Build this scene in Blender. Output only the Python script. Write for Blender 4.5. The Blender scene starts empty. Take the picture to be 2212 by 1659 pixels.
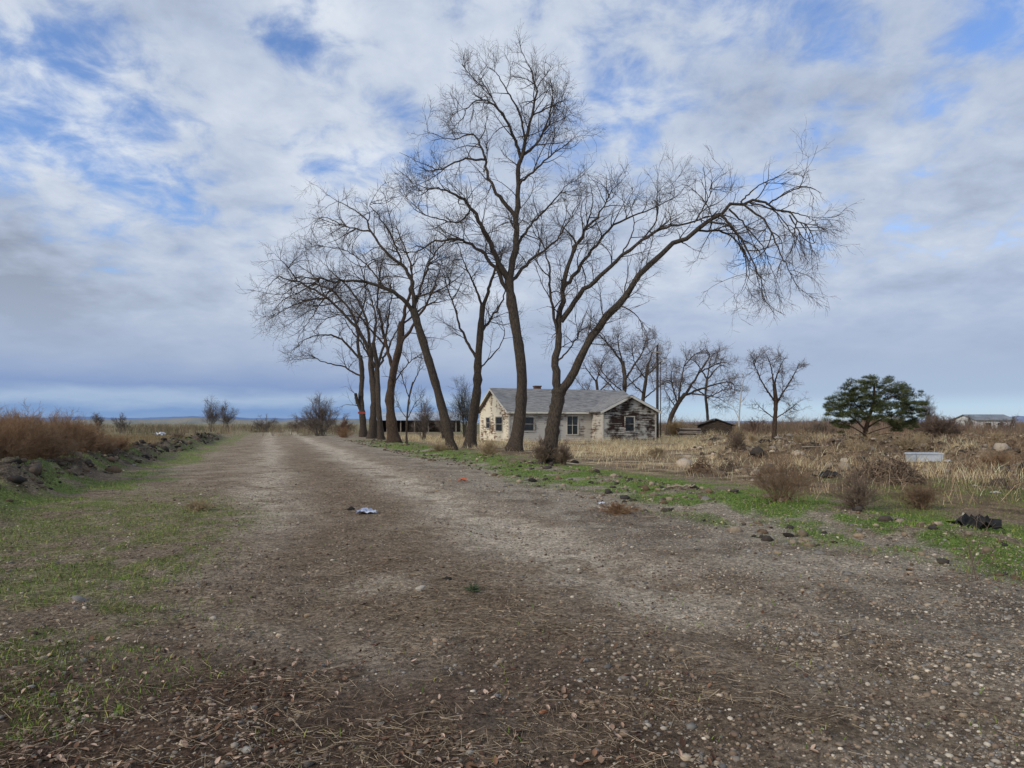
import bpy, math, random, itertools
import numpy as np
from mathutils import Vector
random.seed(7)
F=1441.0; CX=1106.0; HY=915.0; H=1.5
COL=bpy.context.scene.collection
def lin(c):
    c=np.asarray(c,float)/255.
    return np.where(c<=.04045,c/12.92,((c+.055)/1.055)**2.4)
TINT=np.array([1.02,1.0,.95])*1.9
def S(r,g,b,k=1.0): return tuple(np.clip(lin((r,g,b))*k,0,.85))
def A(r,g,b): return tuple(np.clip(lin((r,g,b))*TINT,0,.8))
# ------------------------------------------------------------ noise
def vn(x,y,s=0):
    x=np.asarray(x,float); y=np.asarray(y,float)
    xi=np.floor(x); yi=np.floor(y); fx=x-xi; fy=y-yi
    fx=fx*fx*(3-2*fx); fy=fy*fy*(3-2*fy)
    def h(a,b):
        v=np.sin(a*127.1+b*311.7+s*17.31)*43758.5453
        return v-np.floor(v)
    return (h(xi,yi)*(1-fx)+h(xi+1,yi)*fx)*(1-fy)+(h(xi,yi+1)*(1-fx)+h(xi+1,yi+1)*fx)*fy
def fbm(x,y,s=0,o=4):
    t=0;a=.5;n=0
    for i in range(o):
        t=t+a*vn(x*2**i+i*7.3,y*2**i-i*3.1,s+i); n+=a; a*=.5
    return t/n
def sm(x,a,b):
    t=np.clip((x-a)/(b-a),0,1); return t*t*(3-2*t)
def off(x,y): return x+.36*y-1.5
# spots kept clear of weeds: (x, y, radius)
CLEAR=[((1905-1106)/1441*17.0,16.9,1.5),((1996-1106)/1441*25.6,25.4,1.3),((1683-1106)/1441*45.5,45,2.0),((1512-1106)/1441*20,20,.9),((1548-1106)/1441*64,63.5,2.6),((1690-1106)/1441*11.6,11.4,1.0),((1855-1106)/1441*11.2,11,.8),((1995-1106)/1441*11.4,11.2,.7)]
def clear(x,y):
    m=np.ones(np.shape(x))
    for a,b,r in CLEAR: m=m*sm(np.hypot(x-a,(y-b)*.7),r*.6,r)
    return m
def gz(x,y):
    x=np.asarray(x,float); y=np.asarray(y,float)
    o=off(x,y)
    near=1-sm(y,60,150)
    z=near*(.06*(fbm(x*1.3,y*1.3,1)-.5)+.14*(fbm(x*.25,y*.25,2)-.5)*sm(np.abs(o),3,7))
    z=z+near*.05*(fbm(x*6,y*6,5,3)-.5)*(1-sm(y,15,30))
    b=np.exp(-((o+7.1+.8*(vn(x*.4,y*.4,21)-.5))/.75)**2)*(.08+.8*fbm(x*1.3,y*1.3,3))*sm(y,3,8)*(1-sm(y,60,90))
    z=z+b*1.1
    z=z+.25*sm(-o,8,10.5)*sm(y,8,14)*(1-sm(y,40,80))
    b2=np.exp(-((o-7.2)/.9)**2)*(.0+.45*fbm(x*1.4,y*1.4,9))*sm(y,4,8)*(1-sm(y,45,60))
    z=z+b2*.5
    z=z+near*.5*sm(fbm(x*.7,y*.7,23),.54,.76)*sm(o,12,16)*(1-sm(y,70,100))*sm(y,16,24)*sm(x-.25*y,0,3)*clear(x,y-1.5)*clear(x,y+1.5)
    z=z-.04*np.exp(-((o-1.9)/.6)**2)-.03*np.exp(-((o+1.0)/.6)**2)
    return z
def gzf(x,y): return float(gz(np.array([x]),np.array([y]))[0])
def P(px,py,Y): return np.array([(px-CX)/F*Y,Y,H+(HY-py)/F*Y])
def G(px,Y):
    x=(px-CX)/F*Y; return np.array([x,Y,gzf(x,Y)])
# ------------------------------------------------------------ scene building
def tag(o,label=None,cat=None,group=None,kind=None):
    if label:o['label']=label
    if cat:o['category']=cat
    if group:o['group']=group
    if kind:o['kind']=kind
    return o
def thing(name,label,cat,loc,rz=0,group=None):
    o=bpy.data.objects.new(name,None); COL.objects.link(o); o.empty_display_size=.2
    o.location=Vector([float(v) for v in loc]); o.rotation_euler=(0,0,rz)
    return tag(o,label,cat,group)
def mk(name,V,Fc,mat,parent=None,smooth=False,col=None,local=False,origin=None,mat2=None,nm2=0):
    V=np.asarray(V,float)
    if parent is not None and not local: V=V-np.array(parent.location)
    if origin is not None: V=V-np.array(origin)
    me=bpy.data.meshes.new(name)
    if isinstance(Fc,np.ndarray):
        k=Fc.shape[1]; n=len(Fc)
        me.vertices.add(len(V)); me.vertices.foreach_set('co',V.astype(np.float32).ravel())
        me.loops.add(n*k); me.loops.foreach_set('vertex_index',Fc.astype(np.int32).ravel())
        me.polygons.add(n); me.polygons.foreach_set('loop_start',np.arange(0,n*k,k,dtype=np.int32))
        try: me.polygons.foreach_set('loop_total',np.full(n,k,dtype=np.int32))
        except Exception: pass
        me.update(calc_edges=True)
    else:
        me.from_pydata([tuple(v) for v in V],[],Fc); me.update()
    if smooth: me.polygons.foreach_set('use_smooth',np.ones(len(me.polygons),bool))
    if col is not None:
        ca=me.color_attributes.new('Col','FLOAT_COLOR','POINT')
        c4=np.ones((len(V),4),np.float32); c4[:,:3]=col
        ca.data.foreach_set('color',c4.ravel())
    me.materials.append(mat)
    if mat2 is not None:
        me.materials.append(mat2); mi=np.zeros(len(me.polygons),np.int32); mi[:nm2]=1; me.polygons.foreach_set('material_index',mi)
    o=bpy.data.objects.new(name,me); COL.objects.link(o)
    if parent is not None:o.parent=parent
    if origin is not None:o.location=Vector([float(v) for v in origin])
    return o
class MB:
    def __init__(s): s.V=[];s.F=[]
    def add(s,V,Fs):
        n=len(s.V); s.V+= [tuple(map(float,v)) for v in V]; s.F+=[tuple(i+n for i in f) for f in Fs]; return s
    def obox(s,c,u,v,w):
        c,u,v,w=[np.array(a,float) for a in (c,u,v,w)]
        V=[c+a*u+b*v+d*w for a in(-1,1) for b in(-1,1) for d in(-1,1)]
        return s.add(V,[(0,1,3,2),(4,6,7,5),(0,4,5,1),(2,3,7,6),(0,2,6,4),(1,5,7,3)])
    def box(s,x0,x1,y0,y1,z0,z1):
        return s.obox(((x0+x1)/2,(y0+y1)/2,(z0+z1)/2),((x1-x0)/2,0,0),(0,(y1-y0)/2,0),(0,0,(z1-z0)/2))
    def prism(s,poly,ext):
        poly=[np.array(p,float) for p in poly]; e=np.array(ext,float); n=len(poly)
        return s.add(poly+[p+e for p in poly],[tuple(range(n))[::-1],tuple(range(n,2*n))]+[(i,(i+1)%n,(i+1)%n+n,i+n) for i in range(n)])
    def cyl(s,p0,p1,r0,r1,k=10):
        p0=np.array(p0,float);p1=np.array(p1,float);t=p1-p0;t/=np.linalg.norm(t)
        a=np.array([0,0,1.]) if abs(t[2])<.9 else np.array([1.,0,0])
        u=np.cross(t,a);u/=np.linalg.norm(u);v=np.cross(t,u)
        V=[p+r*(math.cos(2*math.pi*i/k)*u+math.sin(2*math.pi*i/k)*v) for p,r in((p0,r0),(p1,r1)) for i in range(k)]
        return s.add(V,[(i,(i+1)%k,(i+1)%k+k,i+k) for i in range(k)]+[tuple(range(k))[::-1],tuple(range(k,2*k))])
    def build(s,name,mat,parent=None,local=True,origin=None,smooth=False):
        return mk(name,np.array(s.V),s.F,mat,parent,smooth,None,local,origin)
# ------------------------------------------------------------ materials
def newmat(name):
    m=bpy.data.materials.new(name); m.use_nodes=True
    nt=m.node_tree; b=nt.nodes['Principled BSDF']
    b.inputs['Specular IOR Level'].default_value=.25
    return m,nt,b
def M(name,c1,c2,scale=8,rough=.9,bump=0,stretch=(1,1,1),lo=.35,hi=.65,detail=5,bscale=None,dist=.02):
    m,nt,b=newmat(name); N=nt.nodes; L=nt.links
    tc=N.new('ShaderNodeTexCoord'); mp=N.new('ShaderNodeMapping'); mp.inputs['Scale'].default_value=stretch
    L.new(tc.outputs['Object'],mp.inputs['Vector'])
    n=N.new('ShaderNodeTexNoise'); n.inputs['Scale'].default_value=scale; n.inputs['Detail'].default_value=detail
    n.inputs['Roughness'].default_value=.62
    L.new(mp.outputs[0],n.inputs['Vector'])
    r=N.new('ShaderNodeValToRGB'); r.color_ramp.elements[0].position=lo; r.color_ramp.elements[1].position=hi
    r.color_ramp.elements[0].color=(*c1,1); r.color_ramp.elements[1].color=(*c2,1)
    L.new(n.outputs['Fac'],r.inputs[0]); L.new(r.outputs[0],b.inputs['Base Color'])
    b.inputs['Roughness'].default_value=rough
    if bump:
        n2=N.new('ShaderNodeTexNoise'); n2.inputs['Scale'].default_value=bscale or scale*3; n2.inputs['Detail'].default_value=4
        L.new(mp.outputs[0],n2.inputs['Vector'])
        bp=N.new('ShaderNodeBump'); bp.inputs['Strength'].default_value=bump; bp.inputs['Distance'].default_value=dist
        L.new(n2.outputs['Fac'],bp.inputs['Height']); L.new(bp.outputs[0],b.inputs['Normal'])
    return m
def Mattr(name,rough=.9,var=.25,scale=30):
    m,nt,b=newmat(name); N=nt.nodes; L=nt.links
    a=N.new('ShaderNodeAttribute'); a.attribute_name='Col'
    g=N.new('ShaderNodeNewGeometry'); n=N.new('ShaderNodeTexNoise'); n.inputs['Scale'].default_value=scale; n.inputs['Detail'].default_value=2
    L.new(g.outputs['Position'],n.inputs['Vector'])
    mr=N.new('ShaderNodeMapRange'); mr.inputs[1].default_value=.25; mr.inputs[2].default_value=.75; mr.inputs[3].default_value=1-var; mr.inputs[4].default_value=1+var
    L.new(n.outputs['Fac'],mr.inputs[0])
    v=N.new('ShaderNodeVectorMath'); v.operation='SCALE'; L.new(a.outputs['Color'],v.inputs[0]); L.new(mr.outputs[0],v.inputs['Scale'])
    L.new(v.outputs[0],b.inputs['Base Color']); b.inputs['Roughness'].default_value=rough
    return m
bark=M('bark',S(38,32,28),S(110,97,84),6,.95,1,(6,6,1.0),.32,.7,6,9,.08)
bark_red=M('bark_reddish',S(44,34,29),S(112,93,78),6,.95,1,(6,6,1.0),.32,.7,6,9,.08)
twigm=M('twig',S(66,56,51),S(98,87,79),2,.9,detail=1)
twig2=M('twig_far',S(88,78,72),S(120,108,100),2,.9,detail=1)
pinebark=M('pine_bark',S(58,44,36),S(104,82,66),8,.95,.5,(5,5,1))
scat=Mattr('scatter')
# ------------------------------------------------------------ tubes and growth
def tubes(polys,rad,k):
    N,n,_=polys.shape
    t=np.gradient(polys,axis=1); t/=np.linalg.norm(t,axis=2,keepdims=True)+1e-9
    mt=np.abs(t.mean(axis=1)); ref=np.eye(3)[np.argmin(mt,axis=1)][:,None,:]
    u=np.cross(t,np.broadcast_to(ref,t.shape)); u/=np.linalg.norm(u,axis=2,keepdims=True)+1e-9
    v=np.cross(t,u)
    a=np.arange(k)*2*math.pi/k
    V=polys[:,:,None,:]+rad[:,:,None,None]*(np.cos(a)[None,None,:,None]*u[:,:,None,:]+np.sin(a)[None,None,:,None]*v[:,:,None,:])
    i=np.arange(N)[:,None,None]*n*k; j=np.arange(n-1)[None,:,None]*k; q=np.arange(k)[None,None,:]; q2=(q+1)%k
    Fq=np.stack([i+j+q,i+j+q2,i+j+k+q2,i+j+k+q],-1).reshape(-1,4)
    return V.reshape(-1,3),Fq
def catmull(pts,n):
    p=np.array(pts,float); p=np.vstack([2*p[0]-p[1],p,2*p[-1]-p[-2]])
    m=len(p)-3; out=[]
    for s in np.linspace(0,m-1e-6,n):
        i=int(s); t=s-i; a,b,c,d=p[i:i+4]
        out.append(.5*((2*b)+(c-a)*t+(2*a-5*b+4*c-d)*t*t+(3*b-a-3*c+d)*t**3))
    return np.array(out)
def plen(par): return np.linalg.norm(np.diff(par,axis=1),axis=2).sum(1)
def grow(rng,par,prad,count,tr,lr,ang,up,wob,n,r0,r1,taper=.5,upfn=None):
    count=max(int(count),1)
    pl=plen(par); S_=par.shape[1]
    idx=rng.choice(len(par),count,p=pl/pl.sum())
    t=rng.uniform(tr[0],tr[1],count); f=t*(S_-1); i0=np.minimum(f.astype(int),S_-2); fr=(f-i0)[:,None]
    a=par[idx,i0]; b=par[idx,i0+1]; st=a*(1-fr)+b*fr; tan=b-a; tan/=np.linalg.norm(tan,axis=1,keepdims=True)+1e-9
    pr=prad[idx,i0]
    upv=np.full(count,up) if upfn is None else up+upfn(st)
    q=rng.normal(size=(count,3)); q-=tan*(q*tan).sum(1,keepdims=True); q/=np.linalg.norm(q,axis=1,keepdims=True)
    an=np.radians(rng.uniform(ang[0],ang[1],count))[:,None]
    d=tan*np.cos(an)+q*np.sin(an); d[:,2]+=upv; d/=np.linalg.norm(d,axis=1,keepdims=True)
    Ln=rng.uniform(lr[0],lr[1],count)*(1-taper*t)
    out=np.zeros((count,n,3)); out[:,0]=st
    bend=rng.normal(size=(count,3))*wob*.8
    for s in range(1,n):
        d=d+rng.normal(size=(count,3))*wob+bend; d[:,2]+=upv*.5
        d/=np.linalg.norm(d,axis=1,keepdims=True)
        out[:,s]=out[:,s-1]+d*(Ln/(n-1))[:,None]
    rs=np.minimum(pr*.75,r0*rng.uniform(.7,1.2,count)); re=np.minimum(rs,r1)
    w=np.linspace(0,1,n)[None]
    return out,rs[:,None]*(1-w)+re[:,None]*w
def join(*parts):
    V=[];Fs=[];n=0
    for v,f in parts: V.append(v);Fs.append(f+n);n+=len(v)
    return np.vstack(V),np.vstack(Fs)
def limb_poly(pts,Y,d0,d1,n,rng,wob):
    m=len(pts); q=[P(x,y,Y+d0+(d1-d0)*i/(m-1)) for i,(x,y) in enumerate(pts)]
    c=catmull(q,n); L=np.linalg.norm(np.diff(c,axis=0),axis=1).sum()
    nz=rng.normal(size=(n,3))*wob*L/n; nz[0]=0
    return c+nz
def bare_tree(name,label,Y,trunk,tr,limbs,seed,s=1.0,dens=1.0,group=None,bm=bark,tm=twigm,cat='tree',levels=4,up=.06,upfn=None,twr=1.0):
    rng=np.random.default_rng(seed)
    base=G(trunk[0][0],Y)
    e=thing(name,label,cat,base,0,group)
    tp=[base-np.array([0,0,.15]),base+np.array([0,0,.05])]+[P(x,y,Y) for x,y in trunk[1:]]
    c=catmull(tp,28); w=np.linspace(0,1,28)
    hgt=c[:,2]-base[2]
    rad=.9*(tr[0]*(1-w)+tr[1]*w)*(1+.6*np.exp(-np.maximum(hgt,0)/(tr[0]*1.4)))*(1+.07*rng.normal(size=28))
    V,Fq=tubes(c[None],rad[None],14)
    cc=np.repeat(c,14,axis=0); dv=V-cc
    k=np.tile(np.arange(14),28); ph=rng.uniform(0,6)
    V=cc+dv*(1+.10*np.sin(k*2*math.pi/14*3+ph+cc[:,2]*.8)+.05*rng.normal(size=len(V)))[:,None]
    mk('trunk',V,Fq,bm,e,True)
    pol=[];rd=[]
    for lb in limbs:
        pts,r0,r1,d0,d1=lb
        q=limb_poly(pts,Y,d0,d1,28,rng,.13)
        r1=r1*.5
        w=np.linspace(0,1,28); r=.92*(r0*(1-w)**1.1+r1*(1-(1-w)**1.1))*(1+.05*rng.normal(size=28))
        V,Fq=tubes(q[None],r[None],9 if r0>.08 else 7); mk('limb',V,Fq,bm,e,True)
        pol.append(q);rd.append(r)
    pol=np.array(pol);rd=np.array(rd)
    tot=plen(pol).sum()
    l1,r1=grow(rng,pol,rd,tot*1.75*dens/s,(.12,1),(1.0*s,3.5*s),(25,70),up,.14,9,.036*s,.008*s,.45,upfn)
    prt=[tubes(l1,r1,5)]; nl1=len(prt[0][1])
    tot=plen(l1).sum()
    l2,r2=grow(rng,l1,r1,tot*3.0*dens/s,(.12,1),(.5*s,1.7*s),(25,65),up,.14,6,.013*s*twr,.0055*s*twr,.4,upfn)
    prt.append(tubes(l2,r2,4))
    tot=plen(l2).sum()
    l3,r3=grow(rng,l2,r2,tot*3.6*dens/s,(.1,1),(.3*s,1.05*s),(22,58),up,.13,5,.0076*s*twr,.0046*s*twr,.4,upfn)
    prt.append(tubes(l3,r3,3))
    if levels>3:
        tot=plen(l3).sum()
        l4,r4=grow(rng,l3,r3,tot*2.0*dens/s,(.1,1),(.22*s,.75*s),(20,50),up,.12,4,.0055*s*twr,.004*s*twr,.3,upfn)
        prt.append(tubes(l4,r4,3))
    V,Fq=join(*prt); mk('crown',V,Fq,tm,e,False,None,False,None,bm,nl1)
    return e
def shrub(name,label,cat,px,Y,w,h,seed,mat,ns=40,c1=6,c2=3,r=.006,group=None,flat=.4,wob=.2):
    rng=np.random.default_rng(seed); b=G(px,Y)
    n=7; d=rng.normal(size=(ns,3)); d[:,2]=np.abs(d[:,2])*1.0+flat
    d/=np.linalg.norm(d,axis=1,keepdims=True)
    tip=d*np.array([w/2,w/2,h])*rng.uniform(.7,1.05,(ns,1))
    st=rng.normal(size=(ns,3))*np.array([w*.06,w*.06,0])
    t=np.linspace(0,1,n)[None,:,None]
    mid=np.stack([tip[:,0]*.35,tip[:,1]*.35,tip[:,2]*.6],1)
    q=(1-t)**2*st[:,None]+2*t*(1-t)*(mid[:,None]+st[:,None]*.5)+t*t*tip[:,None]
    q=q+rng.normal(size=q.shape)*h*.02*wob*5*t+b
    rr=r*(1.6-1.1*np.linspace(0,1,n))[None]*np.ones((ns,1))
    l1,r1=grow(rng,q,rr,ns*c1,(.25,1),(h*.15,h*.45),(20,55),.12,.16,5,r*.8,r*.45)
    V,Fq=join(tubes(q,rr,4),tubes(l1,r1,3))
    if c2:
        l2,r2=grow(rng,l1,r1,ns*c1*c2,(.2,1),(h*.08,h*.25),(20,55),.1,.16,4,r*.55,r*.35)
        V,Fq=join((V,Fq),tubes(l2,r2,3))
    o=mk(name,V,Fq,mat,origin=b); return tag(o,label,cat,group)
# ============================================================ ground
def zones(x,y):
    n1=fbm(x*.45,y*.45,11); n2=fbm(x*1.7,y*1.7,12); n3=fbm(x*5,y*5,13); n4=fbm(x*.12,y*.12,14)
    o=off(x,y)+(n1-.5)*2.2+(n2-.5)*.8
    C=np.zeros(x.shape+(3,))
    def put(c,m):
        m=np.clip(m,0,1)[...,None]; C[...]=C*(1-m)+np.array(c)*m
    C[...]=A(100,88,75)
    put(A(118,107,94),sm(n2,.35,.65)*.8)
    put(A(82,68,55),np.exp(-((o-.1)/1.1)**2)*sm(n2,.35,.58)*.7*(1-sm(y,25,50)))
    gr=sm(o,2.6,3.8)*(1-sm(o,6.,7.2)); put(A(120,112,101),gr*.85)
    put(A(84,74,64),gr*sm(n2,.48,.66)*.7)
    oo=off(x,y)+(n1-.5)*.9
    lt=1.2*np.exp(-((oo-1.9)/.75)**2)*sm(y,4.5,7)+.95*np.exp(-((oo+1.6)/.7)**2)*sm(y,7,13)
    for (bx,by,sx,sy) in ((-.9,4.1,.5,.55),(1.3,5.4,.6,.5),(3.2,7.0,.9,.5),(.2,9.2,.7,.9),(-.1,3.3,.35,.4),(-1.2,6.3,.5,.4)):
        lt=lt+.9*np.exp(-((x-bx)/sx)**2-((y-by)/sy)**2)
    put(A(140,130,117),lt*sm(n2+n3*.4,.36,.66)*.92)
    gl=sm(o,-7.2,-6)*(1-sm(o,-2.8,-1.8))*(1-sm(y,12,17)); put(A(82,84,48),gl*sm(n2*.6+n3*.5,.42,.60)*.72)
    gl2=sm(o,-7.0,-6.0)*(1-sm(o,-4.9,-4.0))*sm(y,8,14); put(A(78,92,42),gl2*sm(n2,.36,.58)*.8)
    gR=sm(o,5.0,6.2)*(1-sm(o,9.0,10.4))*(1-sm(y,50,70)); put(A(72,92,38),gR*sm(n2*.8+n1*.2,.36,.49)*.9)
    lf=(1-sm(y,3.6,5.0))*(1-sm(x,-.5,1.6)); put(A(66,51,42),lf*.8)
    fr=sm(o,9.0,10.8); put(A(100,85,68),fr)
    put(A(142,127,103),fr*sm(y,14,20)*(1-sm(y,58,75))*sm(n1,.35,.6)*(1-sm(x-.30*y,1,5)))
    put(A(70,58,48),fr*sm(n2*.6+n1*.4,.45,.58)*.9)
    put(A(80,86,48),fr*sm(n4*.5+n1*.5,.52,.62)*.55*(1-sm(y,14,26)))
    put(A(54,48,43),np.exp(-((o+7.1)/.85)**2)*sm(y,4,8)*(1-sm(y,60,80))*sm(n3,.22,.42)*.95)
    put(A(70,84,42),np.exp(-((o+7.1)/1.0)**2)*sm(n2,.56,.66)*.7*(1-sm(y,60,80)))
    fl=1-sm(o,-9.4,-8.0); put(A(98,80,62),fl)
    put(A(90,88,60),fl*sm(n1,.45,.6)*.6*sm(y,30,45))
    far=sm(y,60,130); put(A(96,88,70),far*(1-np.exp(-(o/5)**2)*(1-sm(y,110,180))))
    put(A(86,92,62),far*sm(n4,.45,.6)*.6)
    put(A(100,102,104),sm(y,600,3000)*.7)  # far ground greyed: distance haze put into the vertex colour
    return C,o
ys=np.concatenate([np.linspace(-9,1.9,45),np.geomspace(2.0,6000,640)])
nc=680; us=np.linspace(-1,1,nc)
Yg=np.repeat(ys[:,None],nc,1); hw=np.maximum(12,1.15*ys+9)[:,None]; Xg=us[None]*hw
Zg=gz(Xg,Yg)
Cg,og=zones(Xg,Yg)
nr=len(ys); ii=np.arange(nr*nc).reshape(nr,nc)
quads=np.stack([ii[:-1,:-1],ii[:-1,1:],ii[1:,1:],ii[1:,:-1]],-1).reshape(-1,4)
Vg=np.stack([Xg,Yg,Zg],-1).reshape(-1,3); Cgf=Cg.reshape(-1,3)
fo=off(Vg[quads].mean(1)[:,0],Vg[quads].mean(1)[:,1]); fy=Vg[quads].mean(1)[:,1]
isroad=(np.abs(fo)<4.6)&(fy<150)
gm,nt,b=newmat('ground_soil'); N=nt.nodes; L=nt.links
at=N.new('ShaderNodeAttribute'); at.attribute_name='Col'; ge=N.new('ShaderNodeNewGeometry')
def noise(sc,det=5,ro=.6):
    n=N.new('ShaderNodeTexNoise'); n.inputs['Scale'].default_value=sc; n.inputs['Detail'].default_value=det; n.inputs['Roughness'].default_value=ro
    L.new(ge.outputs['Position'],n.inputs['Vector']); return n
def mrange(src,a,b_,c,d):
    m=N.new('ShaderNodeMapRange'); m.inputs[1].default_value=a; m.inputs[2].default_value=b_; m.inputs[3].default_value=c; m.inputs[4].default_value=d
    L.new(src,m.inputs[0]); return m.outputs[0]
def mul(a,b_):
    m=N.new('ShaderNodeMath'); m.operation='MULTIPLY'; L.new(a,m.inputs[0]); L.new(b_,m.inputs[1]); return m.outputs[0]
nA=noise(18,9,.8); nC=noise(2.5,5,.7)
vo=N.new('ShaderNodeTexVoronoi'); vo.inputs['Scale'].default_value=48; L.new(ge.outputs['Position'],vo.inputs['Vector'])
f=mul(mrange(nA.outputs['Fac'],.32,.70,.36,1.75),mrange(nC.outputs['Fac'],.3,.7,.72,1.3))
bw=N.new('ShaderNodeSeparateColor'); L.new(vo.outputs['Color'],bw.inputs[0])
f=mul(f,mrange(bw.outputs[0],0,1,.6,1.4))
vs=N.new('ShaderNodeVectorMath'); vs.operation='SCALE'; L.new(at.outputs['Color'],vs.inputs[0]); L.new(f,vs.inputs['Scale'])
L.new(vs.outputs[0],b.inputs['Base Color']); b.inputs['Roughness'].default_value=.97; b.inputs['Specular IOR Level'].default_value=.1
bp=N.new('ShaderNodeBump'); bp.inputs['Strength'].default_value=1; bp.inputs['Distance'].default_value=.05
L.new(nA.outputs['Fac'],bp.inputs['Height'])
bp2=N.new('ShaderNodeBump'); bp2.inputs['Strength'].default_value=.7; bp2.inputs['Distance'].default_value=.012; bp2.invert=True
L.new(vo.outputs['Distance'],bp2.inputs['Height']); L.new(bp.outputs[0],bp2.inputs['Normal']); L.new(bp2.outputs[0],b.inputs['Normal'])
def submesh(name,mask):
    q=quads[mask]; u,inv=np.unique(q.ravel(),return_inverse=True)
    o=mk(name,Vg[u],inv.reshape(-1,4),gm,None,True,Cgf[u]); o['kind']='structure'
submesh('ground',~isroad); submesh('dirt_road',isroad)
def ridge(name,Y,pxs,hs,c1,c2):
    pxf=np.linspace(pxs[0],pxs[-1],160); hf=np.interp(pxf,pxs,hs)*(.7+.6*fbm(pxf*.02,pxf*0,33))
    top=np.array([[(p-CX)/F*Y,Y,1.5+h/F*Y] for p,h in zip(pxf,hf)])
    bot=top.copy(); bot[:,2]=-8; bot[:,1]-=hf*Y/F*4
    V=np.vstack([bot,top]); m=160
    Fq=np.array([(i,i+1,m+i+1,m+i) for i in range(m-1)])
    o=mk(name,V,Fq,M(name+'_soil',c1,c2,.01,1),None,True); o['kind']='structure'  # bluish distance haze is painted into the ridge colours
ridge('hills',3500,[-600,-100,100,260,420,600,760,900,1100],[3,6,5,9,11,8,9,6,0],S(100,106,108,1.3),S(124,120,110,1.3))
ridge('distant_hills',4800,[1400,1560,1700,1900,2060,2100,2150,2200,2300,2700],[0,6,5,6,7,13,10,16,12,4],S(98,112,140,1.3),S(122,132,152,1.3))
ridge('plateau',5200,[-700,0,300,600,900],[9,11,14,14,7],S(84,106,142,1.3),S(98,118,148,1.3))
# ============================================================ scatter
rng=np.random.default_rng(3)
def sample(n,y0,y1,spread=.9,add=1.2):
    y=np.exp(rng.uniform(math.log(y0),math.log(y1),n)); x=rng.uniform(-1,1,n)*(spread*y+add); return x,y
ico=[];t=(1+5**.5)/2
for a in(-1,1):
    for c in(-t,t): ico+=[(a,c,0),(0,a,c),(c,0,a)]
ico=np.array(ico)/math.sqrt(1+t*t)
edge=2/math.sqrt(1+t*t)
icf=[]
for i,j,k in itertools.combinations(range(12),3):
    if all(abs(np.linalg.norm(ico[a]-ico[c])-edge)<.01 for a,c in((i,j),(j,k),(i,k))):
        nrm=np.cross(ico[j]-ico[i],ico[k]-ico[i]); icf.append((i,j,k) if nrm@ico[i]>0 else (i,k,j))
icf=np.array(icf)
def pebbles(name,x,y,size,cols,label,cat='gravel',sink=.25,smooth=True,jit=.2):
    n=len(x); z=gz(x,y)
    sc=size[:,None]*rng.uniform(.6,1.2,(n,3)); sc[:,2]*=.65
    V=ico[None]*sc[:,None]*rng.uniform(1-jit,1+jit,(n,12,1))
    a=rng.uniform(0,6.28,n); ca,sa=np.cos(a)[:,None],np.sin(a)[:,None]
    X=V[...,0]*ca-V[...,1]*sa; Yy=V[...,0]*sa+V[...,1]*ca
    V=np.stack([X+x[:,None],Yy+y[:,None],V[...,2]+(z+sc[:,2]*(.5-sink))[:,None]],-1).reshape(-1,3)
    Fq=(icf[None]+np.arange(n)[:,None,None]*12).reshape(-1,3)
    o=mk(name,V,Fq,scat,None,smooth,np.repeat(cols,12,axis=0)); tag(o,label,cat,None,'stuff')
def palette(n,pal,var=.25):
    c=np.array(pal)[rng.integers(0,len(pal),n)]; return c*rng.uniform(1-var,1+var,(n,1))
STN=[A(110,103,94),A(98,95,91),A(120,109,95),A(86,80,74),A(140,132,120),A(104,90,77),A(78,75,74)]
x,y=sample(220000,2.2,34); o=off(x,y)+(fbm(x*.45,y*.45,11)-.5)*2.2
pr=.18+.8*sm(o,1.6,3.0)*(1-sm(o,6.4,8))+.25*sm(x,0,2)*(1-sm(y,5,8))
pr=pr*(o>-6.5)*(o<9)*(.35+1.1*sm(fbm(x*1.5,y*1.5,44),.4,.6))
k=rng.random(len(x))<pr*.85; x,y=x[k],y[k]
sz=np.exp(rng.normal(math.log(.0060),.5,len(x)))*(1+y*.03); sz=np.clip(sz,.003,.03)
pebbles('gravel',x,y,sz,palette(len(x),STN,.3),'loose tan and grey gravel scattered over the dirt track',sink=.35)
x,y=sample(100000,2.2,18); o=off(x,y); k=(rng.random(len(x))<.45*sm(fbm(x*2,y*2,45),.38,.62))&(o>-7)&(o<7); x,y=x[k],y[k]
pebbles('soil_crumbs',x,y,np.clip(np.exp(rng.normal(math.log(.0072),.5,len(x))),.003,.024)*(1+y*.02),palette(len(x),[A(80,67,57),A(96,83,71),A(62,52,45),A(108,96,83)]),'small crumbs of dark soil over the track','soil',.2,False)
x=rng.uniform(-45,0,50000); y=rng.uniform(5,60,50000); o=off(x,y); k=(np.abs(o+7.1+.8*(vn(x*.4,y*.4,21)-.5))<.6+.7*fbm(x,y,7))&(rng.random(50000)<.3+.7*sm(fbm(x*1.5,y*1.5,46),.35,.6)); x,y=x[k],y[k]
pebbles('rubble',x,y,np.clip(np.exp(rng.normal(math.log(.05),.6,len(x))),.015,.24),palette(len(x),[A(44,39,36),A(62,54,47),A(88,78,67),A(34,31,29),A(72,60,48)],.35),'dark broken rubble heaped along the low bank left of the track','rubble',.25,False,.35)
x=rng.uniform(-22,14,44000); y=rng.uniform(6,60,44000); o=off(x,y); k=(np.abs(o-6.6)<1.8)&(rng.random(44000)<sm(fbm(x*1.1,y*1.1,48),.42,.58)); x,y=x[k],y[k]
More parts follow.
